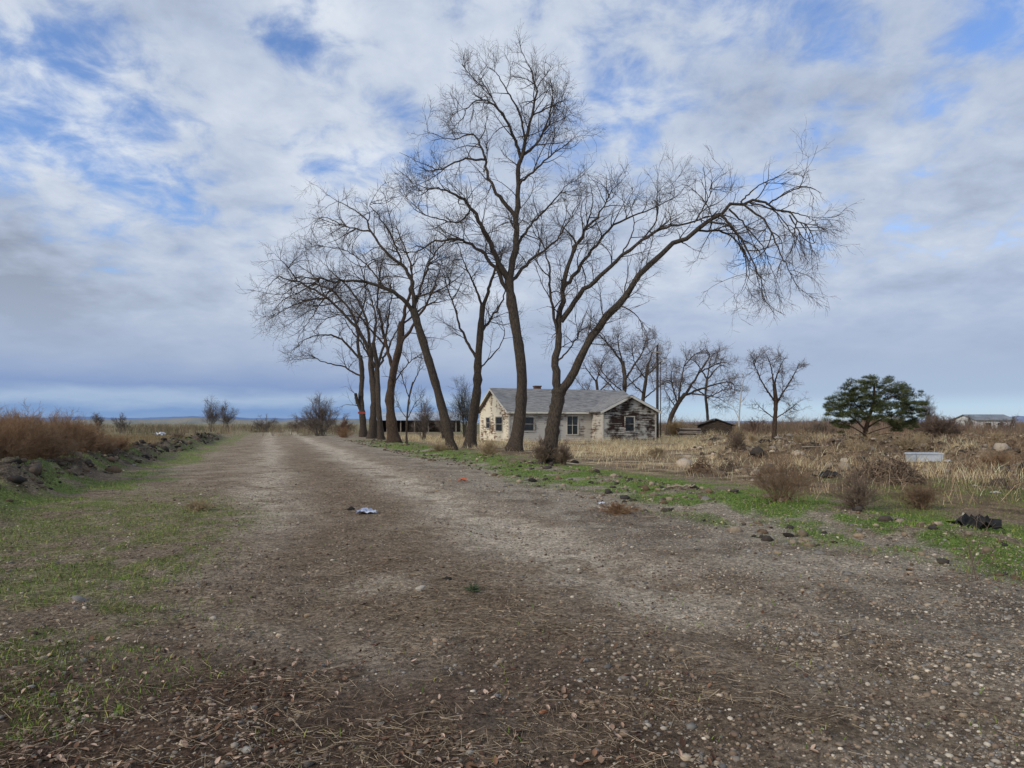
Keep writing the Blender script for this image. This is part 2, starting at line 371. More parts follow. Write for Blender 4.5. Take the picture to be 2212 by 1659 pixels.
pebbles('verge_rubble',x,y,np.clip(np.exp(rng.normal(math.log(.032),.6,len(x))),.01,.16),palette(len(x),[A(54,48,43),A(90,79,66),A(110,99,86),A(40,37,35),A(78,65,52)],.35),'broken dark and tan rubble along the green verge right of the track','rubble',.25,False,.35)
x=rng.uniform(6,50,36000); y=rng.uniform(14,62,36000); o=off(x,y); k=(o>11)&(x-.25*y>0)&(rng.random(36000)<.8*sm(fbm(x*.7,y*.7,23),.50,.66)); x,y=x[k],y[k]
pebbles('field_rubble',x,y,np.clip(np.exp(rng.normal(math.log(.06),.6,len(x))),.02,.3),palette(len(x),[A(60,52,46),A(84,72,60),A(104,92,78),A(46,41,38),A(124,114,102)],.35),'dark broken rubble and clods heaped about the right field','rubble',.2,False,.35)
def blades(name,x,y,h,w,lean,cols,label,cat):
    n=len(x); z=gz(x,y)-.01
    a=rng.uniform(0,6.28,n); u=np.stack([np.cos(a),np.sin(a),0*a],1)
    b_=rng.uniform(0,6.28,n); l=np.stack([np.cos(b_),np.sin(b_),0*b_],1)*(lean*h*rng.uniform(.2,1,n))[:,None]
    p=np.stack([x,y,z],1); up=np.array([0,0,1.])
    v0=p-u*w[:,None]/2; v1=p+u*w[:,None]/2
    m=p+up*(h*.55)[:,None]+l*.35; v2=m-u*w[:,None]*.35; v3=m+u*w[:,None]*.35
    tpp=p+up*(h*.95)[:,None]+l
    V=np.stack([v0,v1,v2,v3,tpp],1).reshape(-1,3)
    Fq=(np.array([(0,1,3),(0,3,2),(2,3,4)])[None]+np.arange(n)[:,None,None]*5).reshape(-1,3)
    ob=mk(name,V,Fq,scat,None,False,np.repeat(cols,5,axis=0)); tag(ob,label,cat,None,'stuff')
GRN=[A(82,102,42),A(96,112,50),A(70,90,36),A(112,112,60),A(62,82,34)]
x,y=sample(280000,2.4,45); o=off(x,y)+(fbm(x*.45,y*.45,11)-.5)*2.2+(fbm(x*1.7,y*1.7,12)-.5)*.8
n2=fbm(x*1.7,y*1.7,12); n3=fbm(x*5,y*5,13); n1=fbm(x*.45,y*.45,11)
pr=sm(o,-7.4,-6)*(1-sm(o,-2.6,-1.2))*(1-sm(y,12,17))*sm(n2*.6+n3*.5,.47,.62)*.8
pr=np.maximum(pr,sm(o,-8.2,-7.)*(1-sm(o,-5.2,-4.2))*sm(y,7,12)*sm(n2,.42,.56))
pr=np.maximum(pr,sm(o,4.8,6.0)*(1-sm(o,9.4,11))*sm(n2*.8+n1*.2,.36,.48))
pr=np.maximum(pr,.5*sm(o,9,10)*sm(fbm(x*.12,y*.12,14)*.5+n1*.5,.50,.60)*(1-sm(y,14,26)))
pr=np.maximum(pr,.06*sm(n3,.6,.7))
k=rng.random(len(x))<pr; x,y=x[k],y[k]; n=len(x)
blades('green_grass',x,y,rng.uniform(.015,.055,n)*(1+y*.03),rng.uniform(.003,.006,n)*(1+y*.07),.9,palette(n,GRN),'short green grass growing in patches beside the track','grass')
# dry grass
x=rng.uniform(-25,34,380000); y=rng.uniform(13,78,380000); o=off(x,y)
n1=fbm(x*.45,y*.45,11); nn=fbm(x*.9,y*.9,61); n2=fbm(x*.2,y*.2,62)
pr=sm(o+(n1-.5)*3,9.0,11.5)*sm(nn*.6+n2*.4,.41,.53)*(1-.8*sm(x-.30*y,0,6))*(1-.5*(1-sm(y,16,26)))
hl=(y-.364*x-54+2.2)
pr=np.maximum(pr,np.exp(-((hl+1.2)/2.2)**2)*(x>-3)*(x<15)*.95)
tall=np.zeros(len(x))
rg=random.Random(5)
spots=[(12.2,18.8,1.7,2.2),(15.2,24,1.3,1.2),(9.0,21,1.2,1.0),(20,30,1.6,1.6),(18,45.5,5,2.4)]+[(rg.uniform(.3,.72)*yy,yy,rg.uniform(.6,1.6),rg.uniform(.6,1.5)) for yy in [rg.uniform(19,55) for _ in range(16)]]
for (a,b_,sx,sy) in spots: tall=np.maximum(tall,np.exp(-((x-a)/sx)**2-((y-b_)/sy)**2))
pr=np.maximum(pr,tall*1.3*(tall>.2))
inh=(hl>-.4)&(hl<12)&(x>-3)&(x<12.5)
pr=pr*(x<.85*y+2)*(x>-.45*y-2)*(~inh)*clear(x,y)
k=rng.random(len(x))<pr*.62; x,y,tall=x[k],y[k],tall[k]; n=len(x)
TAN=[A(166,150,122),A(150,134,107),A(186,172,144),A(134,117,92),A(116,100,78)]
hd=1+.6*np.exp(-((y-.364*x-51.0)/2.2)**2)*(x>-3)+.6*tall
blades('dry_grass',x,y,rng.uniform(.12,.42,n)*(.5+1.0*fbm(x*.5,y*.5,8))*hd,rng.uniform(.006,.013,n)*(.7+y*.012),1.0,palette(n,TAN,.22),'tall pale dry grass around the tree trunks and the house','grass')
x=rng.uniform(4,75,230000); y=rng.uniform(12,95,230000); nn=fbm(x*.5,y*.5,71); n6=fbm(x*1.2,y*1.2,72)
pr=sm(off(x,y),9.3,11)*sm(x-.26*y,0,4)*sm(nn*.6+n6*.4,.40,.54)*(x<.85*y+2)*clear(x,y)
k=rng.random(len(x))<pr*.66; xx_,yy_,nk=x[k],y[k],(nn*.5+n6*.5)[k]; n=len(xx_)
BRN=[A(100,83,68),A(118,100,82),A(80,67,56),A(140,124,101),A(88,84,58),A(72,60,50)]
cv_=.65+.8*sm(fbm(xx_*.8,yy_*.8,73),.3,.7)[:,None]
blades('brown_weeds',xx_,yy_,rng.uniform(.08,.5,n)*(.1+1.8*sm(nk,.35,.7)),rng.uniform(.005,.014,n)*(.7+yy_*.012),1.3,palette(n,BRN)*cv_,'low brown dead weeds over the field on the right','weeds')
x=rng.uniform(-60,-8,240000); y=rng.uniform(11,70,240000); nn=fbm(x*.5,y*.5,81); o=off(x,y)
pr=(1-sm(o,-9.4,-7.9))*sm(nn,.25,.45)*(x>-.85*y-2)
k=rng.random(len(x))<pr*.62; x,y,nn=x[k],y[k],nn[k]; n=len(x)
RB=[A(136,106,78),A(116,90,67),A(156,127,96),A(100,80,62)]
GL=[A(104,94,68),A(92,86,62),A(118,102,78),A(88,78,60)]
fw=sm(y,28,40)[:,None]; cc=palette(n,RB)*(1-fw)+palette(n,GL)*fw
hh=rng.uniform(.25,1.3,n)*(.35+1.25*nn)*np.where(y<30,1.0,np.where(y<40,.6,.35))
blades('rusty_weeds',x,y,hh,rng.uniform(.005,.011,n)*(.7+y*.012),.5,cc,'rusty brown dead weeds on the bank left of the track','weeds')
def scrub(name,n,px0,px1,Y0,Y1,h0,h1,pal,label):
    pxx=rng.uniform(px0,px1,n); yy=rng.uniform(Y0,Y1,n); xx=(pxx-CX)/F*yy
    m=70; hs=rng.uniform(h0,h1,n)*(.5+fbm(pxx*.012,yy*.05,77)); x=np.repeat(xx,m)+rng.normal(size=n*m)*np.repeat(hs*.6,m); y=np.repeat(yy,m)+rng.normal(size=n*m)*np.repeat(hs*.5,m)
    h=np.repeat(hs,m)*rng.uniform(.35,1,n*m)
    blades(name,x,y,h,rng.uniform(.015,.045,n*m)*np.repeat(yy,m)/90,.8,np.repeat(palette(n,pal,.25),m,axis=0)*rng.uniform(.7,1.3,(n*m,1)),label,'scrub')
GB=[A(94,81,72),A(80,69,62),A(106,91,78),A(90,71,60),A(80,77,60)]
scrub('thicket',850,1430,2500,72,230,.8,3.3,GB,'grey brown leafless thicket along the far edge of the right field')
scrub('sagebrush',360,-250,760,80,260,.5,2.3,[A(98,88,74),A(86,82,64),A(110,96,80)],'low sagebrush dotted along the left horizon')
# straw litter
x,y=sample(110000,2.3,26,.85); o=off(x,y)
pr=(.22+.78*np.exp(-((o+.2)/1.5)**2))*sm(fbm(x*1.6,y*1.6,91),.38,.58)*(np.abs(o)<5.5)
k=rng.random(len(x))<pr*.85; x,y=x[k],y[k]; n=len(x)
Ls=rng.uniform(.02,.12,n)*(1+.6*rng.random(n)**3); a=rng.uniform(0,6.28,n); tt=np.linspace(-.5,.5,4)
cv=rng.normal(size=n)*.1
X=x[:,None]+Ls[:,None]*(np.cos(a)[:,None]*tt-np.sin(a)[:,None]*cv[:,None]*(tt*tt))
Yy=y[:,None]+Ls[:,None]*(np.sin(a)[:,None]*tt+np.cos(a)[:,None]*cv[:,None]*(tt*tt))
zz=gz(X,Yy); zz=zz.mean(1,keepdims=True)+ (zz-zz.mean(1,keepdims=True))*.35
Z=zz+.008+rng.uniform(0,.012,(n,1))+(rng.uniform(-.08,.08,n)*Ls)[:,None]*tt[None]*2
q=np.stack([X,Yy,Z],-1); r=np.repeat(rng.uniform(.0006,.0014,n)[:,None]*(1+y[:,None]*.09),4,1)
V,Fq=tubes(q,r,3)
ob=mk('straw_litter',V,Fq,scat,None,False,np.repeat(palette(n,[A(114,100,83),A(94,80,66),A(72,60,50),A(138,124,105)]),12,axis=0)); tag(ob,'dry broken weed stems strewn over the track','straw',None,'stuff')
# dead leaves
x,y=sample(26000,2.3,6.5,.85); pr=(1-sm(y,3.2,5.2))*(1-sm(x,-.2,1.4))*sm(fbm(x*1.5,y*1.5,95),.3,.6)+.015
k=rng.random(len(x))<pr*.7; x,y=x[k],y[k]; n=len(x)
sz=rng.uniform(.009,.026,n); LV=np.array([(0,-1,0),(.5,-.3,.25),(.45,.4,.3),(0,1,.15),(-.45,.4,.3),(-.5,-.3,.25),(0,0,0)])
LF=np.array([(6,0,1),(6,1,2),(6,2,3),(6,3,4),(6,4,5),(6,5,0)])
V=LV[None]*np.stack([sz*rng.uniform(.7,1.2,n),sz,sz*rng.uniform(-.5,2.2,n)],1)[:,None]
a=rng.uniform(0,6.28,n)[:,None]; tl=rng.normal(size=(n,1))*.5
X,Y_,Z=V[...,0],V[...,1],V[...,2]; Y2=Y_*np.cos(tl)-Z*np.sin(tl); Z2=Y_*np.sin(tl)+Z*np.cos(tl)
V=np.stack([X*np.cos(a)-Y2*np.sin(a)+x[:,None],X*np.sin(a)+Y2*np.cos(a)+y[:,None],Z2+gz(x,y)[:,None]+.012],-1).reshape(-1,3)
Fq=(LF[None]+np.arange(n)[:,None,None]*7).reshape(-1,3)
ob=mk('dead_leaves',V,Fq,scat,None,False,np.repeat(palette(n,[A(88,66,52),A(110,90,76),A(70,50,40),A(138,118,104),A(58,43,36)]),7,axis=0)); tag(ob,'curled brown dead leaves covering the ground in the foreground','leaves',None,'stuff')
# ============================================================ big trees
bare_tree('elm_tree','tallest leafless tree, its high narrow crown rising far above the others',36,
 [(1112,978),(1122,920),(1127,850),(1124,780),(1113,700),(1104,640),(1100,598)],(.36,.27),[
 ([(1100,605),(1112,540),(1116,470),(1118,400),(1124,340),(1135,300),(1148,250),(1155,200),(1150,160),(1128,132)],.21,.03,0,.6),
 ([(1124,340),(1108,290),(1080,240),(1045,215),(1010,235),(985,285)],.10,.02,.3,-1.5),
 ([(1100,605),(1075,560),(1045,500),(1020,450),(985,420),(940,405),(900,425)],.19,.03,0,-2),
 ([(1116,470),(1085,430),(1055,385),(1045,330),(1022,290),(975,300),(915,280)],.13,.02,.2,1.5),
 ([(1047,345),(1000,345),(950,365),(905,350),(865,330)],.07,.02,.8,2.5),
 ([(1118,400),(1150,372),(1190,335),(1225,310),(1252,285)],.08,.015,.3,-1.5),
 ([(1124,340),(1160,310),(1185,255),(1195,205),(1185,165)],.09,.015,.3,1.5),
 ([(1112,540),(1150,480),(1190,440),(1225,400),(1258,385)],.09,.015,.1,2),
 ([(1104,640),(1060,565),(1010,525),(950,520),(890,545),(850,530)],.13,.02,0,-1),
 ([(1102,612),(1150,560),(1200,520),(1232,470),(1255,430)],.11,.02,0,2),
 ([(1135,300),(1120,240),(1092,190),(1070,155),(1055,145)],.07,.015,.4,-.8),
 ([(1020,450),(990,480),(940,470),(900,455),(865,420)],.06,.015,-1.4,-3),
 ([(1148,250),(1190,230),(1215,220),(1235,245)],.05,.015,.5,-1),
 ([(1085,250),(1050,190),(1035,165),(1060,130)],.045,.012,-.3,-1.5),
 ],1,dens=1.1,s=.9)
bare_tree('elm_tree','nearest leafless tree, arching far right with hanging broken branches',25.4,
 [(1186,1003),(1190,960),(1197,910),(1205,870),(1208,838)],(.30,.27),[
 ([(1208,848),(1200,790),(1205,730),(1212,670),(1220,610),(1235,550),(1262,500),(1290,470),(1310,430),(1330,400)],.18,.02,0,1),
 ([(1208,850),(1240,800),(1270,745),(1300,700),(1340,650),(1390,590),(1440,540),(1500,500),(1550,465),(1600,437),(1650,442),(1705,465),(1740,490),(1758,520)],.19,.025,0,-1.2),
 ([(1212,695),(1250,640),(1290,600),(1340,555),(1390,515),(1440,492),(1500,478),(1550,455)],.12,.04,.3,-.6),
 ([(1218,620),(1245,590),(1280,540),(1320,490),(1380,462),(1440,435),(1490,400)],.09,.015,.4,2),
 ([(1205,730),(1190,640),(1185,570),(1165,510),(1145,468)],.07,.012,.2,-1),
 ([(1555,463),(1590,500),(1622,555),(1645,610),(1660,655)],.06,.015,-.8,-1.6),
 ([(1600,438),(1655,480),(1685,545),(1705,585),(1722,600)],.05,.012,-.9,-2),
 ([(1500,500),(1560,500),(1600,530),(1620,585),(1600,640)],.05,.012,-.7,.3),
 ([(1600,437),(1640,400),(1685,380),(1725,362)],.035,.008,-.9,-1.5),
 ([(1655,442),(1715,410),(1750,405),(1775,420)],.035,.008,-.95,-2),
 ([(1500,480),(1530,430),(1540,395),(1585,362)],.035,.008,-.6,.5),
 ([(1390,515),(1420,470),(1420,420),(1455,380)],.04,.008,-.2,1),
 ([(1235,550),(1270,480),(1280,430),(1270,380)],.05,.01,.6,-.5),
 ([(1205,780),(1240,740),(1260,690),(1280,640)],.04,.01,.1,1.5),
 ([(1705,465),(1732,510),(1758,525),(1768,490)],.03,.008,-1.1,-2),
 ([(1340,555),(1370,490),(1360,430),(1385,390)],.035,.008,0,1.5),
 ([(1620,438),(1672,455),(1708,500),(1725,545),(1735,570)],.035,.008,-.95,-.4),
 ([(1575,452),(1612,490),(1648,535),(1670,590),(1680,630)],.04,.008,-.85,-.2),
 ([(1530,478),(1582,492),(1616,545),(1638,595),(1642,650)],.04,.008,-.75,-2.2),
 ([(1680,455),(1728,463),(1760,478),(1775,505)],.03,.008,-1,-.5),
 ([(1598,530),(1612,570),(1608,615),(1585,655)],.03,.008,-.3,.8),
 ],2,s=.70,dens=.92,up=.07,upfn=lambda st:-.22*sm(st[:,0],8.2,9.6)*(1-sm(st[:,2],9.6,10.2)))
bare_tree('elm_tree','leaning leafless tree bent left over the track, right of the left clump',38,
 [(975,975),(968,930),(955,880),(938,820),(920,760),(905,710),(893,668)],(.31,.22),[
 ([(895,680),(870,645),(830,622),(780,608),(730,608),(690,602),(645,600),(600,625)],.15,.02,0,-2),
 ([(893,672),(890,610),(870,575),(830,540),(800,500),(785,468),(740,440),(700,420)],.14,.02,0,1),
 ([(893,672),(912,610),(932,560),(962,525),(1010,515)],.10,.02,0,2),
 ([(870,575),(850,520),(822,470),(800,440),(850,425)],.07,.015,.4,-1.5),
 ([(735,608),(700,645),(670,690),(640,735)],.06,.012,-1.3,-2.5),
 ([(896,640),(940,630),(990,600),(1020,560)],.07,.012,0,-2),
 ([(800,500),(750,490),(700,470),(660,490)],.06,.012,.6,2),
 ([(830,622),(790,570),(740,540),(680,530)],.06,.012,-.6,1),
 ([(690,602),(650,630),(610,650),(575,695)],.05,.012,-1.5,-2.5),
 ],3,dens=1.05,s=.97)
bare_tree('elm_tree','upright dark leafless tree standing between the leaning tree and the tallest tree',42,
 [(1016,970),(1022,900),(1030,840),(1033,780),(1038,720),(1043,655)],(.38,.2),[
 ([(1043,665),(1060,610),(1072,570),(1060,520),(1040,480)],.13,.02,0,-1),
 ([(1038,720),(1060,690),(1085,650),(1100,600),(1130,560)],.11,.02,0,2),
 ([(1033,780),(1000,720),(980,660),(960,600),(940,560)],.11,.02,0,1),
 ([(1043,665),(1022,610),(1000,560),(985,510)],.09,.02,0,-2),
 ([(1032,800),(1070,760),(1090,720),(1075,670)],.06,.02,0,-2),
 ],4,dens=1.1,s=.97)
bare_tree('elm_tree','thick leafless tree with a flared reddish base, at the front of the left clump',50,
 [(850,957),(846,910),(843,860),(850,800),(862,750),(868,695)],(.45,.25),[
 ([(868,702),(880,650),(890,600),(880,550),(860,500),(850,455)],.16,.02,0,-1),
 ([(850,800),(835,750),(825,700),(815,650),(820,590),(800,540)],.17,.02,0,2),
 ([(862,750),(900,690),(930,640),(950,580),(965,540)],.14,.02,0,-2),
 ([(868,702),(920,660),(960,650),(1000,640)],.08,.02,0,2),
 ([(845,840),(870,800),(900,770),(930,760)],.07,.02,0,-2),
 ([(835,750),(790,700),(760,660),(740,610)],.08,.02,.6,-2),
 ],5,s=1.05,dens=1.0,bm=bark_red,twr=.95)
bare_tree('elm_tree','leafless tree in the middle of the left clump, arching far left over the track',66,
 [(803,947),(806,900),(808,850),(802,800),(800,755)],(.42,.28),[
 ([(800,762),(765,700),(705,645),(645,610),(600,600),(572,625)],.2,.03,0,-2),
 ([(800,762),(790,690),(760,630),(720,590),(690,560)],.18,.03,0,2),
 ([(808,820),(830,740),(840,680),(845,620),(830,560)],.17,.03,0,-2),
 ([(705,645),(660,650),(610,670),(575,690)],.1,.02,-1.2,2),
 ([(790,690),(740,680),(690,690),(640,680)],.09,.02,.5,4),
 ([(645,610),(620,575),(605,560),(595,550)],.07,.02,-1.4,-3),
 ([(705,645),(680,600),(640,570),(610,560)],.07,.02,-1,1),
 ],6,s=1.2,dens=1.02,twr=.95)
bare_tree('elm_tree','leafless tree at the clump\'s left end, a sawn-off limb low on its trunk',73,
 [(784,946),(783,900),(780,860),(782,810),(778,768)],(.42,.28),[
 ([(778,775),(740,735),(700,722),(655,735),(632,758)],.16,.03,0,-2),
 ([(778,775),(770,700),(740,650),(700,620),(650,612),(610,640),(585,660)],.18,.03,0,2),
 ([(782,815),(740,792),(700,782),(665,768),(640,770)],.12,.03,0,1),
 ([(782,890),(772,868),(768,850)],.25,.36,0,-.6),
 ([(770,700),(790,640),(780,580),(760,540)],.12,.03,.6,-2),
 ([(740,650),(690,660),(640,650),(605,610)],.09,.02,.8,3),
 ],7,s=1.25,dens=.95,twr=.95)
bare_tree('elm_tree','slimmer leafless tree just right of the arching tree in the left clump',62,
 [(823,949),(818,880),(815,800),(806,740)],(.3,.2),[
 ([(806,745),(812,690),(800,640),(780,580)],.15,.03,0,1),
 ([(815,800),(840,750),(870,690),(905,650)],.13,.03,0,2),
 ([(815,800),(780,740),(750,700),(735,650)],.12,.03,0,-2),
 ],8,s=1.2,dens=.9,twr=.95)
bare_tree('young_tree','thin bare sapling with several stems beside the thick flared trunk',47,
 [(878,958),(879,910),(884,860),(892,825)],(.09,.06),[
 ([(892,830),(905,800),(910,770)],.05,.015,0,.5),([(884,860),(870,820),(862,790)],.045,.015,0,-.5),
 ([(880,905),(898,870),(920,850)],.04,.012,0,.6),([(880,905),(862,880),(855,850)],.035,.012,0,.6)],9,s=.55,dens=.9,levels=3,twr=1.3)
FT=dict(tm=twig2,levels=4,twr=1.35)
bare_tree('old_tree','leafless tree with upswept limbs rising behind the house roof',78,
 [(1345,945),(1346,880),(1350,820),(1345,780)],(.34,.24),[
 ([(1345,785),(1315,745),(1292,722),(1280,716)],.15,.03,0,-2),([(1350,820),(1385,765),(1395,738),(1412,730)],.14,.03,0,2),
 ([(1345,785),(1335,740),(1340,715)],.12,.03,0,1),([(1346,860),(1300,815),(1275,785)],.11,.03,0,-2),([(1348,850),(1300,800),(1310,755)],.1,.03,0,3),([(1348,840),(1400,800),(1420,790)],.09,.03,0,-2)],
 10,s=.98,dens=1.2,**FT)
bare_tree('old_tree','leafless tree standing behind the utility pole',86,
 [(1392,945),(1388,880),(1395,820),(1400,785)],(.30,.22),[
 ([(1400,790),(1412,755),(1425,740)],.13,.03,0,1),([(1395,820),(1370,780),(1365,745)],.11,.03,0,-2),([(1398,810),(1430,780),(1448,760)],.11,.03,0,3),([(1390,850),(1360,820),(1340,790)],.1,.03,0,-3),([(1392,860),(1430,830),(1458,815)],.1,.03,0,-2)],
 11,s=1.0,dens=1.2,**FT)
bare_tree('old_tree','wide spreading leafless tree with low drooping limbs, right of the utility pole',76,
 [(1444,948),(1448,905),(1464,872),(1480,850)],(.34,.24),[
 ([(1480,853),(1510,805),(1532,770),(1522,750)],.17,.03,0,-2),([(1480,853),(1540,832),(1578,826),(1594,850)],.15,.03,0,1),
 ([(1464,872),(1476,800),(1490,755)],.14,.03,0,2),([(1510,805),(1552,785),(1572,782)],.10,.03,-1,3),
 ([(1490,850),(1545,858),(1574,874)],.1,.03,0,-2),([(1464,872),(1450,820),(1455,790)],.11,.03,0,-3),([(1478,790),(1508,762),(1545,768)],.09,.03,1,3),([(1460,880),(1440,850),(1432,830)],.08,.03,0,-2)],
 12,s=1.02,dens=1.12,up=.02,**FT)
bare_tree('old_tree','hazy grey leafless tree farthest back, behind the wide spreading tree',95,
 [(1530,944),(1528,890),(1524,850),(1528,815)],(.24,.18),[
 ([(1528,820),(1505,785),(1488,772)],.13,.03,0,-2),([(1528,820),(1555,790),(1576,795)],.13,.03,0,2),([(1528,820),(1534,780),(1542,762)],.12,.03,0,1),
 ([(1525,855),(1488,830),(1458,815)],.11,.03,0,-2),([(1527,860),(1570,840),(1598,845)],.11,.03,0,2)],
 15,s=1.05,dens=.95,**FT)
bare_tree('old_tree','hazy grey leafless tree showing just above the middle of the house roof',92,
 [(1290,942),(1292,870),(1288,820)],(.30,.2),[
 ([(1288,825),(1268,798),(1260,782)],.12,.03,0,-2),([(1288,825),(1300,788),(1308,770)],.12,.03,0,2),([(1290,850),(1320,820),(1335,800)],.11,.03,0,2),([(1290,860),(1262,840),(1245,822)],.1,.03,0,1)],
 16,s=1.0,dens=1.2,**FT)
bare_tree('round_crowned_tree','small leafless tree with an upright oval crown, alone in the field left of the pine',48,
 [(1672,962),(1674,912),(1676,870),(1672,830)],(.2,.13),[
 ([(1676,872),(1650,832),(1632,795),(1627,778)],.08,.02,0,-1),([(1676,872),(1702,832),(1720,800),(1726,788)],.08,.02,0,1),
 ([(1672,832),(1665,790),(1655,764)],.07,.02,0,.6),([(1672,832),(1686,790),(1700,767)],.07,.02,0,-.6),
 ([(1674,905),(1708,882),(1726,868)],.05,.02,0,-1),([(1674,905),(1645,882),(1630,865)],.05,.02,0,1),([(1674,880),(1690,850),(1690,800)],.05,.02,0,2)],
 13,s=.52,dens=1.1,bm=bark_red,tm=M('seed_twig',S(80,62,52),S(114,92,76),2),levels=4,twr=1.7)
white_bark=M('white_bark',S(150,146,140),S(205,202,196),10,.8,.3,(3,3,1))
bare_tree('birch_tree','slender white-barked bare birch in front of the thicket',60,
 [(1597,953),(1597,900),(1600,860),(1603,835)],(.09,.05),[
 ([(1597,905),(1585,880),(1580,850)],.045,.01,0,.5),([(1600,870),(1615,850),(1618,830)],.04,.01,0,-.5),([(1603,838),(1606,815),(1600,800)],.03,.01,0,0)],14,s=.5,dens=.8,bm=white_bark,tm=twig2,levels=3,twr=1.6)
def small_bare(px,Y,hpx,wpx,seed,label,mat=twig2,r=.03,ns=14,c1=9,c2=5,name='bare_shrub',cat='shrub',flat=.5):
    return shrub(name,label,cat,px,Y,wpx/F*Y,hpx/F*Y,seed,mat,ns,c1,c2,r,None,flat)
small_bare(692,82,86,124,20,'rounded leafless bush left of the tree clump',twig2,.018,34,13,9)
small_bare(455,120,74,50,21,'taller of the two thin bare saplings on the left horizon',twig2,.020,12,12,10,flat=1.3)
small_bare(490,124,62,54,22,'shorter of the two thin bare saplings on the left horizon',twig2,.020,12,12,10,flat=1.2)
small_bare(570,115,36,84,23,'low bare brush between the saplings and the rounded bush',twig2,.02,24,10,7)
small_bare(212,100,48,34,24,'thin bare bush left of centre on the left horizon, its stems leaning',twig2,.02,9,10,7,flat=1)
small_bare(262,104,44,44,25,'bare bush on the left horizon just right of the leaning stems',twig2,.02,10,10,7,flat=1)
small_bare(20,90,46,100,26,'grey bare bush at the left edge of the horizon',twig2,.022,24,9,7)
small_bare(640,125,30,60,38,'dark low bush at the far end of the track',twig2,.022,24,10,6)
small_bare(740,75,48,62,27,'small reddish bare bush at the foot of the tree clump',M('red_twig',S(90,68,56),S(122,96,80),2),.02,18,9,6)
small_bare(2025,62,50,120,28,'dense rounded grey-brown bush right of the pine',M('dense_twig',S(98,82,72),S(128,110,96),2),.02,90,11,8)
small_bare(2005,90,78,54,29,'bare grey sapling rising behind the rounded bush',twig2,.022,12,11,8,flat=1)
small_bare(2090,110,34,50,30,'bare bush left of the white outbuilding on the right horizon',twig2,.026,14,9,6)
small_bare(2185,100,38,56,31,'bare bush at the right edge of the horizon',twig2,.026,14,9,6)
small_bare(1460,66,46,60,32,'straw coloured weeping bush below the spreading tree',M('straw_twig',S(140,118,86),S(168,146,110),2),.018,40,8,5)
small_bare(960,62,66,66,33,'grey bare undergrowth between the leaning tree and the upright tree',twig2,.014,24,10,7)
small_bare(915,58,90,56,34,'grey bare undergrowth right of the bare sapling',twig2,.014,20,10,7)
small_bare(1003,70,120,70,35,'tall grey-brown bush half hidden behind the left gable of the house',M('dull_twig',S(70,66,56),S(100,94,80),2),.014,28,10,7)
small_bare(1640,84,36,110,36,'wide reddish-grey bush behind the birch and the round-crowned tree',M('red_twig_b',S(98,78,68),S(128,106,92),2),.024,40,9,6)
small_bare(1770,80,34,100,37,'wide grey bush between the round-crowned tree and the pine',twig2,.024,40,9,6)
# ============================================================ pine
def pine():
    rng=np.random.default_rng(50); Y=48; b=G(1873,Y)
    e=thing('pine_tree','dark green spreading pine with a layered crown, alone in the right field','tree',b)
    def tb(name,pts,r0,r1,d1):
        q=catmull([P(x,y,Y+d1*i/(len(pts)-1)) for i,(x,y) in enumerate(pts)],16); w=np.linspace(0,1,16)
        V,Fq=tubes(q[None],(r0*(1-w)+r1*w)[None],8); mk(name,V,Fq,pinebark,e,True)
    tb('trunk',[(1873,969),(1869,935),(1878,900),(1888,865),(1888,832)],.19,.07,0)
    for pts,r,d in [([(1870,930),(1845,905),(1815,885),(1790,875)],.07,-.6),([(1872,925),(1905,905),(1945,890),(1985,885)],.07,.8),
      ([(1878,900),(1850,875),(1830,850)],.06,1),([(1882,885),(1915,862),(1950,850)],.06,-1),([(1870,940),(1840,922),(1805,907)],.045,-.8),([(1868,940),(1900,928),(1950,915)],.045,1),
      ([(1888,865),(1910,840),(1925,830)],.05,1),([(1868,950),(1895,940),(1930,935)],.035,-.6)]: tb('limb',pts,r,.02,d)
    cl=[]
    for (y0,xs) in [(823,[(1872,1922)]),(834,[(1826,1848),(1862,1955)]),(846,[(1814,1966)]),(858,[(1798,1860),(1862,1985)]),(870,[(1787,1846),(1842,1910),(1912,1994)]),(882,[(1784,1850),(1856,1896),(1898,2000)]),(894,[(1788,1856),(1858,1898),(1900,1992)]),(905,[(1796,1850),(1876,1902),(1914,1982)]),(917,[(1804,1836),(1926,1974)]),(926,[(1936,1964)])]:
        for (x0,x1) in xs:
            for _ in range(int((x1-x0)/3.0)): cl.append((rng.uniform(x0-4,x1+4),y0+rng.normal()*7,rng.normal()*1.3))
    V=[];C=[];m=130
    for (px,py,dy) in cl:
        c=P(px,py,Y+dy); d=rng.normal(size=(m,3)); d/=np.linalg.norm(d,axis=1,keepdims=True)
        p=c+d*rng.uniform(.1,1,(m,1))**.6*np.array([.30,.30,.13])*rng.uniform(.5,1.25)
        dr=d*np.array([1,1,.4])+rng.normal(size=(m,3))*.5+np.array([0,0,.6]); dr/=np.linalg.norm(dr,axis=1,keepdims=True)
        sd=np.cross(dr,rng.normal(size=(m,3))); sd/=np.linalg.norm(sd,axis=1,keepdims=True)
        ln=rng.uniform(.10,.24,(m,1)); V.append(np.stack([p-sd*.012,p+sd*.012,p+dr*ln],1).reshape(-1,3))
        cc=np.array(S(74,80,46))*rng.uniform(.45,1.45)*rng.uniform(.75,1.25,(m,1)); C.append(np.repeat(cc,3,axis=0))
    V=np.vstack(V);C=np.vstack(C); mk('crown',V,np.arange(len(V)).reshape(-1,3),scat,e,False,C)
pine()
